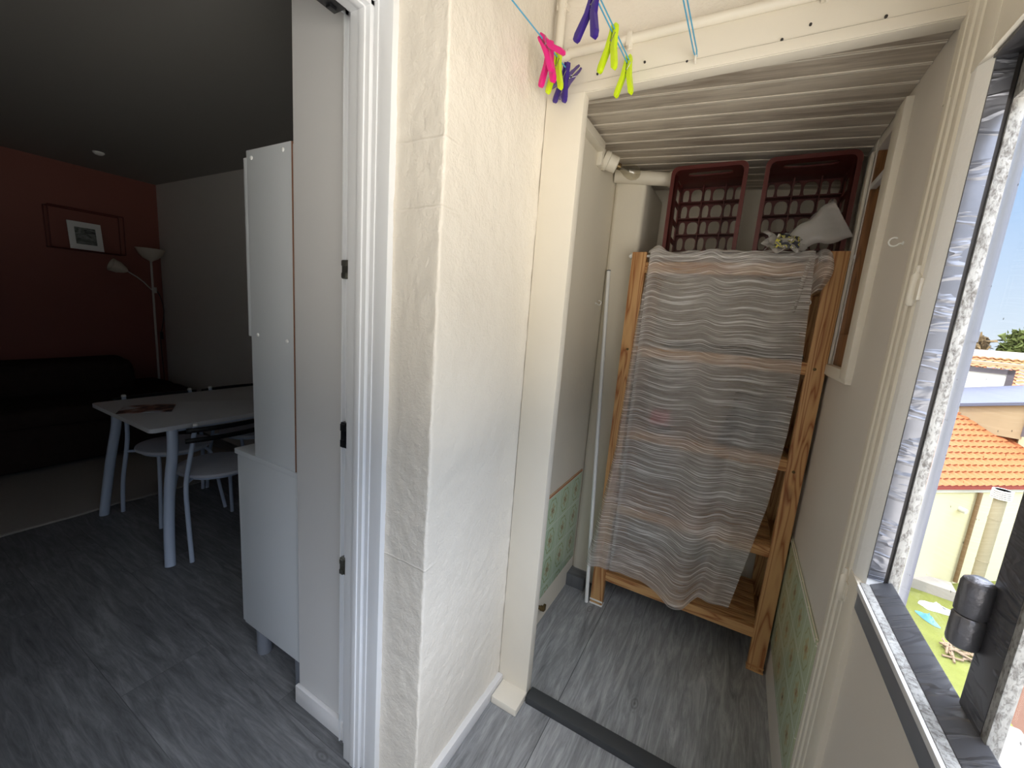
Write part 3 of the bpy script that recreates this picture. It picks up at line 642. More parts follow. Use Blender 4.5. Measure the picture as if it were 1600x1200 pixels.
# crates on the top shelf, open side to the front, bottom grid to the wall
def oval(cx, cz, rx, rz, n=16, pw=.75):
    out = []
    for k in range(n):
        a = 2*PI*k/n+PI/n; c, s = math.cos(a), math.sin(a)
        out.append((cx+rx*math.copysign(abs(c)**pw, c), cz+rz*math.copysign(abs(s)**pw, s)))
    return out
def rect_ray(cx, cz, hw, hh, n=16):
    out = []
    for k in range(n):
        a = 2*PI*k/n+PI/n; c, s = math.cos(a), math.sin(a); t = min(hw/max(abs(c), 1e-6), hh/max(abs(s), 1e-6)); out.append((cx+c*t, cz+s*t))
    # snap corners
    for cx2, cz2 in ((hw, hh), (-hw, hh), (-hw, -hh), (hw, -hh)):
        i = min(range(n), key=lambda i: (out[i][0]-cx-cx2)**2+(out[i][1]-cz-cz2)**2); out[i] = (cx+cx2, cz+cz2)
    return out
def make_crate(name, label, wd, ht, loc):
    dp = .27; t = .006
    c = thing(name, label, 'crate', (0, 0, 0), 'red crates on top of the shelf')
    hw = wd/2
    m = MB(); m.box(-hw+.01, hw-.01, .0, dp, .008, .008+t, .001); m.build('side_wall', M_CRATE, c)      # lower side wall
    for s in (-1, 1):
        m = MB(); x0 = s*(hw-.01); m.box(min(x0, x0-s*t), max(x0, x0-s*t), 0, .10, .01, ht-.01, .001); m.box(min(x0, x0-s*t), max(x0, x0-s*t), .20, dp, .01, ht-.01, .001)
        for k in range(5): zz = .03+k*(ht-.08)/4; m.box(min(x0, x0-s*t), max(x0, x0-s*t), .09, .21, zz, zz+.022, .001)
        m.build('side_wall', M_CRATE, c)
    m = MB(); P = lambda a, b, q: (a, b, q)
    m.ring(rect_ray(0, .075, hw-.01, .075), oval(0, .072, hw*.6, .024, 16, .5), lambda a, b, q: (a, b, q), ht-.014, ht-.008)
    m.box(-hw+.01, hw-.01, .15, dp, ht-.014, ht-.008, .001)
    tag(m.build('handle_wall', M_CRATE, c), 'upper wall with the grip slot')
    # rim
    m = MB(); n = 40
    def rr(w_, h_, r, k):
        q = k/n*4; i = int(q) % 4
        pts = []
        for cx, cz, a0 in ((w_-r, h_-r, 0), (-w_+r, h_-r, 90), (-w_+r, -h_+r, 180), (w_-r, -h_+r, 270)):
            for j in range(n//4): a = math.radians(a0+90*j/(n//4-1)); pts.append((cx+r*math.cos(a), cz+r*math.sin(a)))
        return pts[k]
    O = [(a, b+ht/2) for a, b in [rr(hw, ht/2, .03, k) for k in range(n)]]; I = [(a, b+ht/2) for a, b in [rr(hw-.016, ht/2-.016, .022, k) for k in range(n)]]
    m.ring(O, I, lambda a, b, q: (a, q, b), -.004, .022); m.build('rim', M_CRATE, c)
    # bottom with rounded openings
    m = MB(); nz = 5; cols = (.13, .23, .13, .23, .13, .15); ch = (ht-.03)/nz; xa = -hw+.015; edges = []
    for fr_ in cols:
        cw = fr_*(wd-.03); edges.append(xa)
        for j in range(nz):
            cx, cz = xa+cw/2, .015+ch*(j+.5)
            m.ring(rect_ray(cx, cz, cw/2, ch/2), oval(cx, cz, cw*.40, ch*.42), lambda a, b, q: (a, q, b), dp-.006, dp)
        xa += cw
    m.build('bottom_grid', M_CRATE, c)
    m = MB()
    for x in (edges[2], edges[4]): m.box(x-.0022, x+.0022, dp-.05, dp-.004, .012, ht-.014)
    m.build('bottle_divider', M_CRATE, c)
    m = MB()
    for j in range(1, 5): z = .015+ch*j; m.box(-hw+.012, hw-.012, dp-.052, dp-.004, z-.002, z+.002)
    m.build('bottle_divider', M_CRATE, c)
    c.location = loc
    return c
make_crate('bottle_crate', 'smaller dark red plastic crate on the shelf top, left of the two', .296, .404, (-.226, 1.981, 1.750))
make_crate('bottle_crate', 'larger dark red plastic crate on the shelf top, behind the clear plastic bag', .302, .404, (.1325, 1.981, 1.750))

# plastic bag with packet, hanging over the curtain top
B = thing('plastic_bag', 'clear plastic bag with a printed packet lying before the right crate', 'bag', (.13, 1.90, 1.80))
def bag(u, v):
    a = u*2*PI; wdt = .026+.052*v; th = .012+.016*math.sin(PI*min(v, .85))
    cx = .095+.155*v; cz = 1.812+.085*v
    nx_, nz_ = -.48, .877
    return (cx+nx_*wdt*math.cos(a)*(1+.1*math.sin(v*9)), 1.905+th*math.sin(a)+.004*math.sin(u*19), cz+nz_*wdt*math.cos(a)+.006*math.sin(v*13+u*4))
m = MB(); m.grid(bag, 28, 22, uv=False); m.build('film', M_FILM, B, ang=60)
m = MB(); m.hexa([(.05, 1.866, 1.793), (.135, 1.866, 1.790), (.05, 1.880, 1.793), (.135, 1.880, 1.790), (.06, 1.870, 1.846), (.132, 1.870, 1.832), (.06, 1.884, 1.846), (.132, 1.884, 1.832)], .006)
m.build('packet', M_PACK, B)
def crumple(u, v):
    return (.02+.13*u+.012*math.sin(v*11), 1.89-.02*math.sin(u*PI)-.012*math.sin(u*17+v*9), 1.785+.07*v*(1-.5*u)+.012*math.sin(u*13))
m = MB(); m.grid(crumple, 22, 14, uv=False); m.build('loose_film', M_FILM, B, ang=60, recalc=False)

# things on the shelves behind the cloth
m = MB().box(-.31, .225, 1.985, 2.26, 1.373, 1.402, .008); m.box(-.31, .225, 1.983, 1.988, 1.384, 1.390)
tag(m.build('flat_case', M_DARKCLOTH, origin=(-.04, 2.1, 1.373)), 'long flat black case on the upper shelf behind the curtain', 'case')
rb = thing('red_box', 'small red box on the middle shelf seen through the curtain', 'box', (-.275, 2.0, .973))
MB().box(-.325, -.235, 1.975, 2.05, .973, 1.005, .004).build('box_base', M_DARKCLOTH, rb); MB().box(-.322, -.238, 1.978, 2.047, 1.005, 1.075, .01).build('box_body', M_REDITEM, rb)
m = MB()
for i in range(5):
    z = .974+i*.042
    m.box(-.03+.012*(i % 2)+.01*i, .214-.006*(i % 3), 1.985+.004*(i % 2), 2.28, z, z+.040, .016, seg=3)
o = m.build('folded_cloth', M_BUNDLE, origin=(.1, 2.1, .974)); rough_edges(o, .006, 12)
tag(o, 'folded grey striped cloth pile on the middle shelf, right side', 'cloth')

# white pole, hooks, lamp holder, duct, conduit, valve
PL = thing('white_pole', 'thin white pole leaning in the corner left of the shelf', 'pole', (-.515, 1.935, 0))
MB().tube([(-.508, 1.932, .0), (-.632, 2.066, 1.72)], .0095, 14).build('pole_tube', M_WHITEMETAL, PL)
MB().tube([(-.6322, 2.0662, 1.7205), (-.6325, 2.0665, 1.7245)], .0102, 14).build('end_cap', M_GREYPIPE, PL)
def hook(p, d, lab):
    m = MB(); p = Vector(p)
    pts = [p, p+Vector((d*.008, 0, -.001))]
    for k in range(10): a = math.radians(-150+k*30); pts.append(p+Vector((d*(.018+.0105*math.cos(a)), 0, .003+.0105*math.sin(a))))
    q = thing('cup_hook', lab, 'hook', tuple(p))
    m.tube(pts, .0018, 8, smooth=1); m.build('hook_wire', M_WHITEMETAL, q)
    MB().lathe([(.0045, 0), (.0045, .0015), (.002, .003)], p, (d, 0, 0), 12).build('collar', M_WHITEMETAL, q)
hook((-.655, 1.985, 1.555), 1, 'white cup hook screwed in the closet left wall above the pole')
hook((.31, 1.375, 1.715), -1, 'white cup hook on the greige closet right wall')
L = thing('lamp_holder', 'cream wall lamp holder with a clear bulb under the closet ceiling', 'lamp', (-.655, 1.83, 2.165))
ax = Vector((.80, .42, -.30)).normalized(); c0 = Vector((-.652, 1.83, 2.168))
MB().box(-.656, -.630, 1.785, 1.86, 2.125, 2.20, .008).build('base', M_PAINTWALL, L)
MB().lathe([(.036, .0), (.040, .008), (.040, .022), (.034, .026), (.034, .062), (.029, .066), (.027, .045)], c0+ax*.012, ax, 24).build('socket', M_PAINTWALL, L)
MB().lathe([(.012, .045), (.014, .062), (.014, .078), (.012, .085)], c0+ax*.012, ax, 16).build('bulb_cap', M_BRASS, L)
MB().lathe([(.013, .08), (.016, .092), (.026, .112), (.031, .132), (.030, .150), (.021, .167), (.008, .175), (.0005, .176)], c0+ax*.012, ax, 24).build('bulb', M_BULB, L)
MB().tube([c0+ax*.09, c0+ax*.13, c0+ax*.138+Vector((0, .01, 0)), c0+ax*.13+Vector((0, -.008, .004))], .0014, 6).build('filament', M_METAL, L)
MB().box(-.656, -.622, 1.305, 1.79, 2.178, 2.214, .005).build('conduit', M_PAINTWALL, L)
Du = thing('vent_duct', 'short cream round duct lying across the top of the pillar', 'duct', (-.5, 2.12, 2.12))
MB().tube([(-.648, 2.055, 2.165), (-.40, 2.09, 2.14)], .030, 20).build('duct_tube', M_PAINTWALL, Du)
MB().tube([(-.402, 2.0897, 2.1402), (-.388, 2.0905, 2.139)], .034, 20).build('end_ring', M_PAINTWALL, Du)
V = thing('wall_valve', 'small brass valve on the wall low beside the left closet board', 'valve', (-.65, 1.63, .10))
MB().lathe([(.009, 0), (.009, .012), (.013, .013), (.013, .03), (.008, .034)], (-.655, 1.63, .098), (1, 0, .1), 14).build('valve_body', M_BRASS, V)
MB().box(-.63, -.618, 1.622, 1.638, .096, .125, .003).build('valve_handle', M_BRASS, V)

# pipe along the lintel and up the corner
Pp = thing('heating_pipe', 'cream painted pipe running along the top of the lintel board', 'pipe', (-.3, 1.262, 2.255))
MB().tube([(.36, 1.262, 2.252), (-.585, 1.262, 2.26)], .0125, 14).build('horizontal_run', M_WOODPAINT, Pp)
MB().tube([(-.622, 1.262, 2.262), (-.618, 1.262, 2.60)], .013, 14).build('riser', M_WOODPAINT, Pp)
MB().tube([(-.622, 1.262, 2.262), (-.612, 1.262, 2.248), (-.585, 1.262, 2.26)], .0145, 12, smooth=1).build('elbow', M_WOODPAINT, Pp)
for x in (-.40, .05): m = MB(); m.box(x-.008, x+.008, 1.249, 1.272, 2.236, 2.272, .003); m.tube([(x, 1.252, 2.238), (x+.004, 1.250, 2.226)], .004, 8); m.build('pipe_clip', M_WOODPAINT, Pp)
m = MB(); m.box(-.638, -.604, 1.255, 1.28, 2.385, 2.40, .003); m.build('pipe_clip', M_WOODPAINT, Pp)

# ------------------------------------------------------------------ clotheslines and pegs
def cordline(name, a, b, lab, double):
    q = thing(name, lab, 'clothesline', a, 'clotheslines above the closet opening'); a = Vector(a); b = Vector(b)
    for s in ((-1, 1) if double else (0,)):
        off = Vector((s*.0035, 0, s*.001))
        MB().tube([a+Vector((s*.0015, .004, 0)), a+off+Vector((0, -.02, 0)), b+off], .0017, 8).build('cord', M_LINE, q)
    MB().tube([a+Vector((0, .012, .004)), a+Vector((0, -.004, .0)), a+Vector((0, -.006, -.012)), a+Vector((0, .004, -.016))], .003, 8, smooth=1).build('screw_hook', M_WOODPAINT, q)
LINES = [((-.57, 1.256, 2.197), (-.68, -1.25, 2.14)), ((-.388, 1.256, 2.182), (-.5, -1.25, 2.255)), ((-.216, 1.256, 2.175), (-.25, -1.25, 2.175))]
cordline('clothesline', *LINES[0], 'blue clothesline carrying the magenta pegs, leftmost of the three', False)
cordline('clothesline', *LINES[1], 'blue double clothesline with lime pegs, middle of the three', True)
cordline('clothesline', *LINES[2], 'bare blue double clothesline without pegs, right of the three', True)
def make_peg(label, mat, spread=1.0):
    spread *= 1.3
    q = thing('clothes_peg', label, 'clothes peg', (0, 0, 0), 'clothes pegs on the lines')
    for s in (-1, 1):
        P = [(.0012, .015), (.0070, .0165), (.0100, .006), (.0095, -.012), (.0135, -.034), (.0215*spread, -.068), (.0225*spread, -.080), (.0185*spread, -.086), (.0135*spread, -.082), (.0025, -.036), (.0010, -.02), (.004, -.003)]
        MB().prism([(s*a, b) for a, b in (P if s > 0 else P[::-1])], 1, -.0065, .0065, .0016).build('jaw', mat, q)
    m = MB(); pts = []
    for k in range(25): a = k*2*PI/8; pts.append((.0045*math.cos(a), -.0075+.0006*k, -.024+.0045*math.sin(a)))
    m.tube([(.0125, -.0075, -.006), (.004, -.0078, -.022)]+pts+[(-.0125, .0078, -.006)], .0009, 6); m.build('spring', M_WIRE, q)
    return q
def on(i, Y):
    a, b = LINES[i]; t = (a[1]-Y)/(a[1]-b[1]); return Vector(a).lerp(Vector(b), t)
def put(q, p, rx=0, ry=0, rz=0): q.location = p; q.rotation_euler = (rx, ry, rz); return q
R_ = math.radians
put(make_peg('magenta clothes peg on the left line, upper and tilted most', M_PINK), on(0, 1.075), R_(10), R_(-36), R_(-20))
put(make_peg('magenta clothes peg on the left line, hanging in front of a lime one', M_PINK, 1.15), on(0, 1.115), R_(6), R_(8), R_(-25))
put(make_peg('lime clothes peg on the left line behind the magenta pegs', M_LIME), on(0, 1.165), R_(0), R_(3), R_(-15))
put(make_peg('deep violet clothes peg at the end of the left line', M_VIOLET), on(0, 1.222), R_(4), R_(18), R_(-25))
put(make_peg('greyish violet clothes peg beside the lintel, turned edge on', M_MAUVE, .8), on(0, 1.242)+Vector((.022, .002, .0)), R_(12), R_(40), R_(45))
put(make_peg('deep violet clothes peg cut by the top edge, on the middle line', M_VIOLET, 1.2), on(1, .972)+Vector((0, 0, -.004)), R_(2), R_(14), R_(-20))
put(make_peg('lime clothes peg halfway along the middle line', M_LIME), on(1, 1.105), R_(2), R_(9), R_(-20))
put(make_peg('lime clothes peg at the hook end of the middle line', M_LIME, .95), on(1, 1.232), R_(0), R_(3), R_(-10))

# ================================================================== LIVING ROOM
# white dresser cabinet, side panel towards the camera
K = thing('kitchen_dresser', 'white melamine dresser cabinet with narrow upper unit beside the doorway', 'cabinet', (-1.43, 1.1, 0))
KY0, KY1 = .800, 1.42
MB().box(-1.600, -1.232, KY0, KY0+.018, .14, .862, .001).build('side_panel', M_CABINET, K)
MB().box(-1.600, -1.232, KY1-.018, KY1, .14, .862, .001).build('side_panel', M_CABINET, K)
MB().box(-1.600, -1.232, KY0+.018, KY1-.018, .14, .158).build('bottom_panel', M_CABINET, K)
for a, b in ((KY0+.002, 1.108), (1.112, KY1-.002)):
    d = MB().box(-1.618, -1.601, a, b, .142, .858, .002).build('door', M_CABINET, K)
    MB().tube([(-1.636, (a+b)/2+(.11 if a < 1 else -.11), .70), (-1.636, (a+b)/2+(.11 if a < 1 else -.11), .80)], .005, 8).build('handle', M_GREYPLASTIC, d)
MB().box(-1.628, -1.230, KY0-.003, KY1, .862, .882, .002).build('worktop', M_CABINET, K)
MB().box(-1.492, -1.252, KY0, KY0+.018, .882, 1.925, .001).build('upper_side_panel', M_CABINET, K)
MB().box(-1.492, -1.252, KY1-.018, KY1, .882, 1.925, .001).build('upper_side_panel', M_CABINET, K)
tag(MB().box(-1.252, -1.2495, KY0+.0005, KY0+.018, .882, 1.925).build('raw_edge', M_CHIPEDGE, K), 'bare brownish chipboard edge')
MB().box(-1.2495, -1.238, KY0+.004, KY1, .882, 1.918, .001).build('back_panel', M_CABINET, K)
MB().box(-1.490, -1.252, KY0+.018, KY1-.018, 1.907, 1.925).build('top_panel', M_CABINET, K)
MB().box(-1.490, -1.252, KY0+.018, KY1-.018, 1.325, 1.343).build('shelf_panel', M_CABINET, K)
for a, b in ((KY0+.001, 1.108), (1.112, KY1-.001)): MB().box(-1.512, -1.494, a, b, 1.322, 1.905, .002).build('upper_door', M_CABINET, K)
for x, z in ((-1.452, 1.33), (-1.285, 1.325), (-1.462, 1.90), (-1.292, 1.905)): MB().lathe([(.0065, 0), (.0062, .0022), (.004, .0036), (.0005, .004)], (x, KY0, z), (0, -1, 0), 14).build('screw_cap', M_WHITEPL, K)
for x in (-1.545, -1.285):
    for y in (KY0+.045, KY1-.05): MB().lathe([(.027, 0), (.0285, .004), (.0285, .132), (.024, .14)], (x, y, 0), seg=20).build('leg', M_GREYPLASTIC, K)

# dining table
T = thing('dining_table', 'white rectangular dining table on curved pale tube legs', 'table', (-2.935, 1.43, 0))
P = []
for cx, cy, a0 in ((-2.56, .875, -90), (-2.56, 2.0, 0), (-3.31, 2.0, 90), (-3.31, .875, 180)):
    for j in range(6): a = math.radians(a0+90*j/5); P.append((cx+.022*math.cos(a), cy+.022*math.sin(a)))
MB().prism(P, 2, .727, .75, .003).build('tabletop', M_TABLETOP, T)
m = MB()
for x in (-2.62, -3.25): m.box(x-.012, x+.012, 1.0, 1.88, .695, .727, .002)
for y in (1.0, 1.88): m.box(-3.25, -2.62, y-.012, y+.012, .695, .727, .002)
m.build('frame_rail', M_TUBE, T)
for sx in (-1, 1):
    for sy in (-1, 1):
        X = lambda a: -2.935+sx*a
        Y = lambda b: 1.43+sy*b
        MB().tube([(X(.372), Y(.475), .727), (X(.373), Y(.478), .60), (X(.385), Y(.505), .45), (X(.42), Y(.535), .2), (X(.455), Y(.552), 0)], .0245, 16, smooth=2).build('leg', M_TUBE, T)
m = MB(); m.grid(lambda u, v: (-.12+.24*u, -.085+.17*v, .0045+.004*math.sin(u*PI)*(.4+v)), 8, 6, uv=False); m.box(-.12, .12, -.085, .085, 0, .003)
o = m.build('magazine', M_MAG); o.location = (-2.985, 1.0, .751); o.rotation_euler = (0, 0, R_(62))
tag(o, 'glossy magazine lying on the white dining table', 'magazine')

def make_chair(label):
    c = thing('dining_chair', label, 'chair', (0, 0, 0), 'chairs around the dining table')
    MB().lathe([(.185, 0), (.197, .004), (.199, .012), (.196, .019), (.185, .022)], (0, 0, .438), seg=40).build('seat', M_SEAT, c)
    m = MB(); m.tube([(.165*math.cos(a), .165*math.sin(a), .428) for a in [2*PI*i/28 for i in range(29)]], .009, 8, cap=False); m.build('seat_ring', M_TUBE, c)
    for s in (-1, 1):
        MB().tube([(.19, s*.228, 0), (.165, s*.225, .22), (.115, s*.21, .42), (.13, s*.19, .55), (.19, s*.178, .765)], .0115, 12, smooth=2).build('back_post', M_TUBE, c)
        tag(MB().lathe([(.0125, 0), (.0125, .010), (.009, .014)], (.1905, s*.178, .762), seg=12).build('post_cap', M_WHITEPL, c), 'white post cap')
        MB().tube([(-.03, s*.10, .425), (-.12, s*.13, .423), (-.165, s*.145, .38), (-.19, s*.16, .2), (-.225, s*.18, 0)], .0105, 12, smooth=2).build('leg', M_TUBE, c)
        MB().tube([(.118, s*.208, .425), (.06, s*.15, .428)], .008, 8).build('seat_bracket', M_TUBE, c)
    for z, x in ((.745, .186), (.685, .168)):
        m = MB(); n = 20
        cv = lambda y: x+.016+.035*(1-(y/.225)**2)
        m.grid(lambda u, v: (cv(-.225+.45*u), -.225+.45*u, z-.012+.024*v), n, 1, uv=False)
        ob = m.build('back_bar', M_BLACKBAR, c, recalc=False)
        md = ob.modifiers.new('solid', 'SOLIDIFY'); md.thickness = .01; md.offset = 0
    return c
ch = make_chair('dining chair nearest the cabinet, its black-barred back to the doorway'); ch.location = (-2.62, 1.185, 0)
dup(ch, (-3.165, 1.188, 0), PI, 'dining chair across the table near its corner, its seat half under the tabletop')
dup(ch, (-3.165, 1.672, 0), PI, 'dining chair across the table beside the far wall, partly behind the cabinet')
dup(ch, (-2.63, 1.69, 0), 0, 'dining chair in second place on the cabinet side, mostly hidden by the cabinet')

# sofa along the red wall, under a dark throw
SO = thing('sofa', 'dark brown sofa under a throw along the terracotta wall', 'sofa', (-4.98, .3, 0))
def soft(x0, x1, y0, y1, z0, z1, b, amt=.012, sub=3):
    m = MB().box(x0, x1, y0, y1, z0, z1, b, seg=4)
    bmesh.ops.subdivide_edges(m.bm, edges=[e2 for e2 in m.bm.edges if e2.calc_length() > .12], cuts=5, use_grid_fill=True)
    for v in m.bm.verts: v.co += Vector(noise.noise_vector(v.co*5))*amt
    return m
soft(-5.42, -4.50, -1.0, 1.72, .03, .36, .04).build('base', M_SOFA, SO)
soft(-5.15, -4.47, -.98, 1.68, .34, .49, .06, .015).build('seat_cushion', M_SOFA, SO)
soft(-5.46, -5.08, -1.0, 1.64, .34, .76, .09, .018).build('backrest', M_SOFA, SO)
soft(-5.46, -4.52, 1.66, 1.93, .03, .52, .09, .02).build('armrest', M_SOFA, SO)
soft(-5.46, -4.52, -1.25, -.98, .03, .55, .09, .02).build('armrest', M_SOFA, SO)
m = MB()
def rugf(u, v):
    return (-5.2+1.72*u, -1.6+3.5*v, .006+.010*math.exp(-((v-.735)/.02)**2)*max(0, (u-.75)*4))
m.grid(rugf, 60, 120, uv=False); o = m.build('rug', M_RUG, origin=(-4.4, .2, .006), recalc=False)
md = o.modifiers.new('solid', 'SOLIDIFY'); md.thickness = .006; md.offset = -1
tag(o, 'beige flat woven rug on the floor in front of the sofa', 'rug')

# wire wall rack with a leaning picture
RK = thing('wall_rack', 'dark red wire box rack on the terracotta wall', 'rack', (-5.44, 1.47, 1.74))
x0, x1, y0, y1, z0, z1 = -5.496, -5.38, 1.225, 1.725, 1.745, 2.10
for y in (y0, y1):
    MB().tube([(x0, y, z0), (x1, y, z0), (x1, y, z1), (x0, y, z1), (x0, y, z0)], .005, 8).build('wire_end', M_REDWIRE, RK)
for x in (x0, x1):
    for z in (z0, z1): MB().tube([(x, y0, z), (x, y1, z)], .005, 8).build('wire_rail', M_REDWIRE, RK)
MB().box(x0, x1, y0, y1, z0-.004, z0+.002).build('rack_floor', M_REDWIRE, RK)
PF = thing('picture_frame', 'small white framed grey print standing in the wire rack', 'picture', (-5.42, 1.465, 1.748))
def leanbox(y0, y1, z0, z1, d0, d1, b=.001):
    sh = lambda z: -5.405-.17*(z-1.748)
    return MB().hexa([(sh(z)+d, y, z) for z in (z0, z1) for y in (y0, y1) for d in (d0, d1)], b)
leanbox(1.352, 1.578, 1.748, 2.0, -.012, 0, .003).build('frame', M_MAT, PF)
leanbox(1.395, 1.535, 1.80, 1.95, 0, .0015, 0).build('print', M_ART, PF)
# floor lamp
FX, FY = -5.36, 1.912
FL = thing('floor_lamp', 'pale uplighter floor lamp with a side reading arm in the corner', 'lamp', (FX, FY, 0))
MB().lathe([(.10, 0), (.105, .008), (.09, .02), (.02, .03)], (FX, FY, 0), seg=28).build('base', M_LAMPPOLE, FL)
MB().tube([(FX, FY, .02), (FX, FY, 1.72)], .010, 12).build('pole', M_LAMPPOLE, FL)
MB().lathe([(.012, 0), (.02, .008), (.06, .03), (.095, .07), (.118, .125), (.115, .125), (.09, .072), (.055, .036), (.01, .02)], (FX, FY, 1.715), seg=28).build('lamp_shade', M_LAMPSHADE, FL)
MB().tube([(FX, FY, 1.42), (FX+.02, FY-.10, 1.53), (FX+.03, FY-.21, 1.60)], .006, 8, smooth=1).build('arm', M_LAMPPOLE, FL)
MB().lathe([(.012, 0), (.03, .02), (.055, .07), (.062, .13), (.058, .13), (.05, .07), (.02, .03)], (FX+.03, FY-.20, 1.595), (.03, -.9, .36), 20).build('reading_shade', M_LAMPSHADE, FL)
MB().box(FX-.012, FX+.016, FY-.005, FY+.028, 1.40, 1.46, .004).build('joint_box', M_LAMPPOLE, FL)
m = MB(); m.tube([(FX, FY+.02, 1.45), (FX+.01, FY+.06, 1.36), (FX, FY+.085, 1.22), (FX, FY+.06, 1.05), (FX, FY+.03, .95), (FX, FY+.05, .5), (FX, FY+.03, .02)], .004, 8, smooth=2); m.build('cord', M_BLACKCORD, FL)
MB().box(FX-.01, FX+.012, FY+.035, FY+.06, .92, 1.0, .006).build('cord_switch', M_BLACKCORD, FL)
m = MB(); m.lathe([(.036, 0), (.036, -.008), (.024, -.02), (.010, -.024)], (-4.74, 1.40, 2.5), seg=20)
tag(m.build('ceiling_rose', M_WHITEPL, origin=(-4.74, 1.40, 2.5)), 'small white ceiling rose on the dim living room ceiling', 'ceiling rose')

# ================================================================== OUTSIDE, as seen through the window
GZ = -5.2
struct('ground', MB().box(-2, 60, 2, 90, GZ-.6, GZ-.3), M_GROUND, 'pale ground between the neighbouring houses', 'ground')
m = MB().box(-1, 11.0, 4, 19.0, GZ-.3, GZ); tag(m.build('flat_roof', M_MOSS, origin=(5, 12, GZ-.3)), 'mossy green flat roof below the window', 'roof', kind='structure')
PX, PY, RZ = 5.22, 14.88, math.atan2(.637, .77)
H = thing('neighbour_house', 'cream rendered house with an orange tiled roof across the yard', 'house')
MB().box(-4, 7, 0, 4.5, GZ-.2, -2.30).build('wall', M_HOUSEWALL, H)
MB().box(-4, 7, -.06, .02, -2.36, -2.27).build('eave_coping', M_WHITEEXT, H)
MB().box(-4, 7, -.14, .0, -2.24, -2.10).build('gutter_board', M_REDGUT, H)
m = MB(); rows, y0, z0, y1, z1 = 13, -.16, -2.13, 2.30, -.50
sl = Vector((0, y1-y0, z1-z0)); nn = Vector((0, -(z1-z0), y1-y0)).normalized()
for j in range(rows):
    a, b = j/rows, (j+1.12)/rows
    def f(u, v, a=a, b=b):
        x = -4+11*u; q = a+(b-a)*v; p = Vector((x, y0, z0))+sl*q
        ph = (x/.24+.27*j) % 1.0
        h_ = .022*math.sin(ph*2*PI)+.035*(1-v)
        return p+nn*h_
    m.grid(f, 368, 1, uv=False)
m.build('tiled_roof', M_ROOF, H, ang=60, recalc=False)
MB().box(-4, 7, 2.15, 2.45, -.60, -.42).build('ridge_coping', M_WHITEEXT, H)
m = MB(); m.tube([(1.43, -.07, -2.36), (1.43, -.07, -5.1)], .05, 12); m.build('downpipe', M_COPPER, H)
m = MB(); m.tube([(.95, .02, -2.86), (.95, -.16, -2.88)], .07, 14); m.build('wall_vent', M_WHITEEXT, H)
H.location = (PX, PY, 0); H.rotation_euler = (0, 0, RZ)
F = thing('flue_pipe', 'tall beige flue pipe with a ribbed white cap before the cream house', 'pipe')
MB().tube([(0, 0, GZ), (0, 0, -2.22)], .12, 18).build('flue_tube', M_ZINCPIPE, F)
for z in (-4.0, -2.8): MB().tube([(0, 0, z), (0, 0, z+.04)], .128, 18).build('flue_joint', M_ZINCPIPE, F)
m = MB()
for k in range(5): m.tube([(0, 0, -2.22+k*.05), (0, 0, -2.19+k*.05)], .19, 20)
m.tube([(0, 0, -2.23), (0, 0, -1.99)], .15, 16); m.build('flue_cap', M_WHITEEXT, F)
F.location = (6.42, 14.95, 0)
struct('trim_12', MB().hexa([(3.9, 15.0, GZ), (6.0, 14.62, GZ), (3.98, 15.3, GZ), (6.08, 15.2, GZ), (3.9, 15.0, GZ+.28), (6.0, 14.62, GZ+.28), (3.98, 15.3, GZ+.28), (6.08, 15.2, GZ+.28)]), M_STONE, 'stone kerb at the foot of the cream house wall', 'kerb')
def heap(name, mat, c, rx, ry, h_, lab, cat, seed, rot=0.):
    m = MB()
    def f(u, v):
        a = u*2*PI; r = v*(1+.45*noise.noise((math.cos(a)*1.3+seed, math.sin(a)*1.3, seed)))
        x, y = rx*r*math.cos(a), ry*r*math.sin(a); x, y = x*math.cos(rot)-y*math.sin(rot), x*math.sin(rot)+y*math.cos(rot)
        return (c[0]+x, c[1]+y, GZ+.01+h_*(1-v)*(1+.8*noise.noise((u*5, v*4, seed))))
    m.grid(f, 30, 8, uv=False); return tag(m.build(name, mat, origin=(c[0], c[1], GZ), recalc=False), lab, cat)
heap('white_sheet', M_WHITECLOTH, (5.42, 13.95), .34, .22, .12, 'crumpled white sheet lying on the mossy roof near the kerb', 'sheet', 1.7)
heap('tarp', M_WHITECLOTH, (5.72, 13.1), .55, .30, .16, 'white tarp with debris on the mossy roof', 'tarp', 3.1, .9)
heap('blue_tarp', M_TARP, (5.06, 13.2), .10, .26, .14, 'pale blue tarp edge left of the white tarp on the mossy roof', 'tarp', 5.2, .6)
DB = thing('wood_debris', 'heap of broken light wood on the mossy roof', 'debris', (5.30, 12.0, GZ))
for i in range(26):
    a = random.uniform(0, PI); l = random.uniform(.10, .28); x = 5.30+random.uniform(-.3, .3); y = 12.0+random.uniform(-.3, .3)
    MB().tube([(x-l*math.cos(a), y-l*math.sin(a), GZ+.03+.01*i/3), (x+l*math.cos(a), y+l*math.sin(a), GZ+.04+.01*i/3)], .022, 6).build('stick', M_DEBRIS, DB)
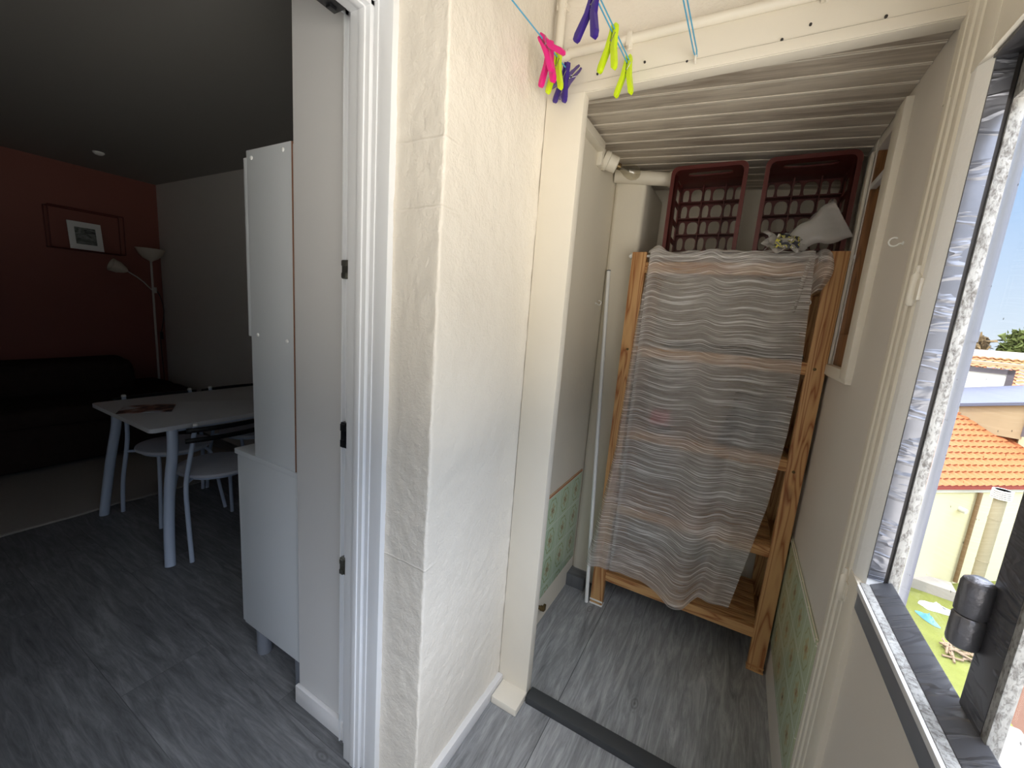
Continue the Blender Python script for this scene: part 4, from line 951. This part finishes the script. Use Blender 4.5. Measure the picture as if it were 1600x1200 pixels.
# shed with a sloping felt roof, dormer, far tiled roof
SHD = thing('roof_shed', 'beige lean-to shed with a sloping blue grey felt roof behind the tiled roof', 'shed')
P = [(-1.2, 0, -1.1), (1.25, 0, -1.1), (-1.2, 2, -1.1), (1.25, 2, -1.1), (-1.2, 0, -.62), (1.25, 0, -.02), (-1.2, 2, -.62), (1.25, 2, -.02)]
MB().hexa(P).build('wall', M_SHEDWALL, SHD)
P = [(-1.3, -.12, -.62), (1.35, -.12, .02), (-1.3, 2.6, -.25), (1.35, 2.6, .40), (-1.3, -.12, -.52), (1.35, -.12, .12), (-1.3, 2.6, -.15), (1.35, 2.6, .50)]
MB().hexa(P).build('felt_roof', M_SHEDROOF, SHD)
MB().box(1.22, 1.34, -.04, .02, -1.0, .05).build('corner_board', M_DARKFRAME, SHD)
SHD.location = (6.75, 18.75, 0); SHD.rotation_euler = (0, 0, R_(-20))
DM = thing('roof_dormer', 'white roof dormer with a dark frame beside the far tiled roof', 'dormer')
MB().box(-1.6, .5, 0, 1.6, -1.2, .78).build('panel', M_WHITEEXT, DM)
MB().box(-1.7, .62, -.05, 0.02, .72, .90).build('frame_top', M_DARKFRAME, DM); MB().box(.46, .64, -.05, .02, -1.2, .9).build('frame_side', M_DARKFRAME, DM)
MB().box(-1.7, .9, -.2, 1.5, 1.02, 1.12).build('flat_roof', M_SHEDWALL, DM)
DM.location = (8.05, 21.6, 0); DM.rotation_euler = (0, 0, R_(-20))
H2 = thing('far_house', 'far house with a broad orange tiled roof and white ridge', 'house')
m = MB(); rows = 16
for j in range(rows):
    a, b = j/rows, (j+1.1)/rows
    m.grid(lambda u, v, a=a, b=b: (-9+20*u, (a+(b-a)*v)*8, -1.1+(a+(b-a)*v)*2.35+.06*(1-v)+.03*math.sin(u*20*PI*7)), 280, 1, uv=False)
m.build('tiled_roof', M_ROOF, H2, ang=60, recalc=False)
MB().box(-9, 11, 7.8, 8.3, 1.18, 1.58).build('ridge_coping', M_WHITEEXT, H2)
MB().box(-8.8, 10.8, .3, 7.9, -5.2, -1.05).build('wall', M_HOUSEWALL, H2)
H2.location = (9.6, 24.6, 0); H2.rotation_euler = (0, 0, R_(-16))
WG = thing('garden_wall', 'low cream wall with a dark coping right of the beige shed', 'wall')
MB().box(0, 2.4, 0, .3, -2, -.62).build('wall', M_HOUSEWALL, WG); MB().box(-.05, 2.4, -.05, .35, -.62, -.48).build('coping', M_DARKFRAME, WG)
WG.location = (8.0, 18.6, 0); WG.rotation_euler = (0, 0, R_(-12))
# trees behind the ridge
def tree(name, mat, x, y, z, r, h_, lab, seed):
    t = thing(name, lab, 'tree', (x, y, GZ-.3)); rnd = random.Random(seed)
    MB().tube([(x, y, GZ-.3), (x+.1, y, z)], [.25, .12], 8).build('trunk', M_BARK, t)
    m = MB()
    for i in range(900):
        a, b = rnd.uniform(0, 2*PI), rnd.uniform(-.6, 1); q = rnd.uniform(.45, 1.); k = math.sqrt(max(0, 1-b*b))
        c = Vector((x+r*q*k*math.cos(a), y+r*q*k*math.sin(a), z+h_*q*b)); s = rnd.uniform(.06, .20)
        vs_ = [m.bm.verts.new(c+Vector((rnd.gauss(0, s), rnd.gauss(0, s), rnd.gauss(0, s)))) for _ in range(4)]
        for f3 in ((0, 1, 2), (0, 2, 3), (0, 3, 1), (1, 3, 2)): m.bm.faces.new([vs_[i2] for i2 in f3])
    m.build('crown', mat, t, flat=True)
tree('tree', M_LEAF2, 14.1, 41.0, 1.3, 1.0, 1.5, 'russet tree behind the white ridge, nearest the window post', 1)
tree('tree', M_LEAF, 16.5, 41.0, 1.5, 1.05, 1.8, 'green tree behind the white ridge, middle of the row', 2)
tree('tree', M_LEAF, 18.9, 41.0, 1.3, 1.0, 1.7, 'green tree behind the white ridge at the right end of the row', 3)
tree('tree', M_LEAF, 15.0, 45.5, 1.2, 1.2, 1.6, 'green tree behind the white ridge set further back, next to the russet one', 4)
# downpipe on our own facade, outer sill, lower roof
DP = thing('vent_pipe', 'light grey plastic pipe rising outside right beside the window post', 'pipe', (1.16, 3.4, GZ))
MB().tube([(1.168, 3.4, GZ), (1.162, 3.4, 3.6)], .025, 18).build('pipe_tube', M_GREYPIPE, DP)
for z in (1.55, -.75): MB().tube([(1.165, 3.4, z-.03), (1.165, 3.4, z+.03)], .0285, 18).build('pipe_socket', M_GREYPIPE, DP)
struct('trim_13', MB().box(.366, .48, -1.3, .90, .84, .88, .004), M_STONE, 'grey stone outer sill below the window', 'sill')
m = MB()
for i in range(9):
    for j in range(6):
        m.hexa([(2.35+i*.5, .2+j*.75, -1.0), (2.83+i*.5, .2+j*.75, -1.0), (2.35+i*.5, .93+j*.75, -1.0), (2.83+i*.5, .93+j*.75, -1.0), (2.35+i*.5, .2+j*.75, -.94), (2.83+i*.5, .2+j*.75, -.96), (2.35+i*.5, .93+j*.75, -.94), (2.83+i*.5, .93+j*.75, -.96)])
m.box(2.3, 6.9, .15, 4.75, -1.4, -1.0)
tag(m.build('lower_roof', M_BROWNTILE, origin=(4, 2, -1.4)), 'brown tiled lower roof just outside the window', 'roof', kind='structure')
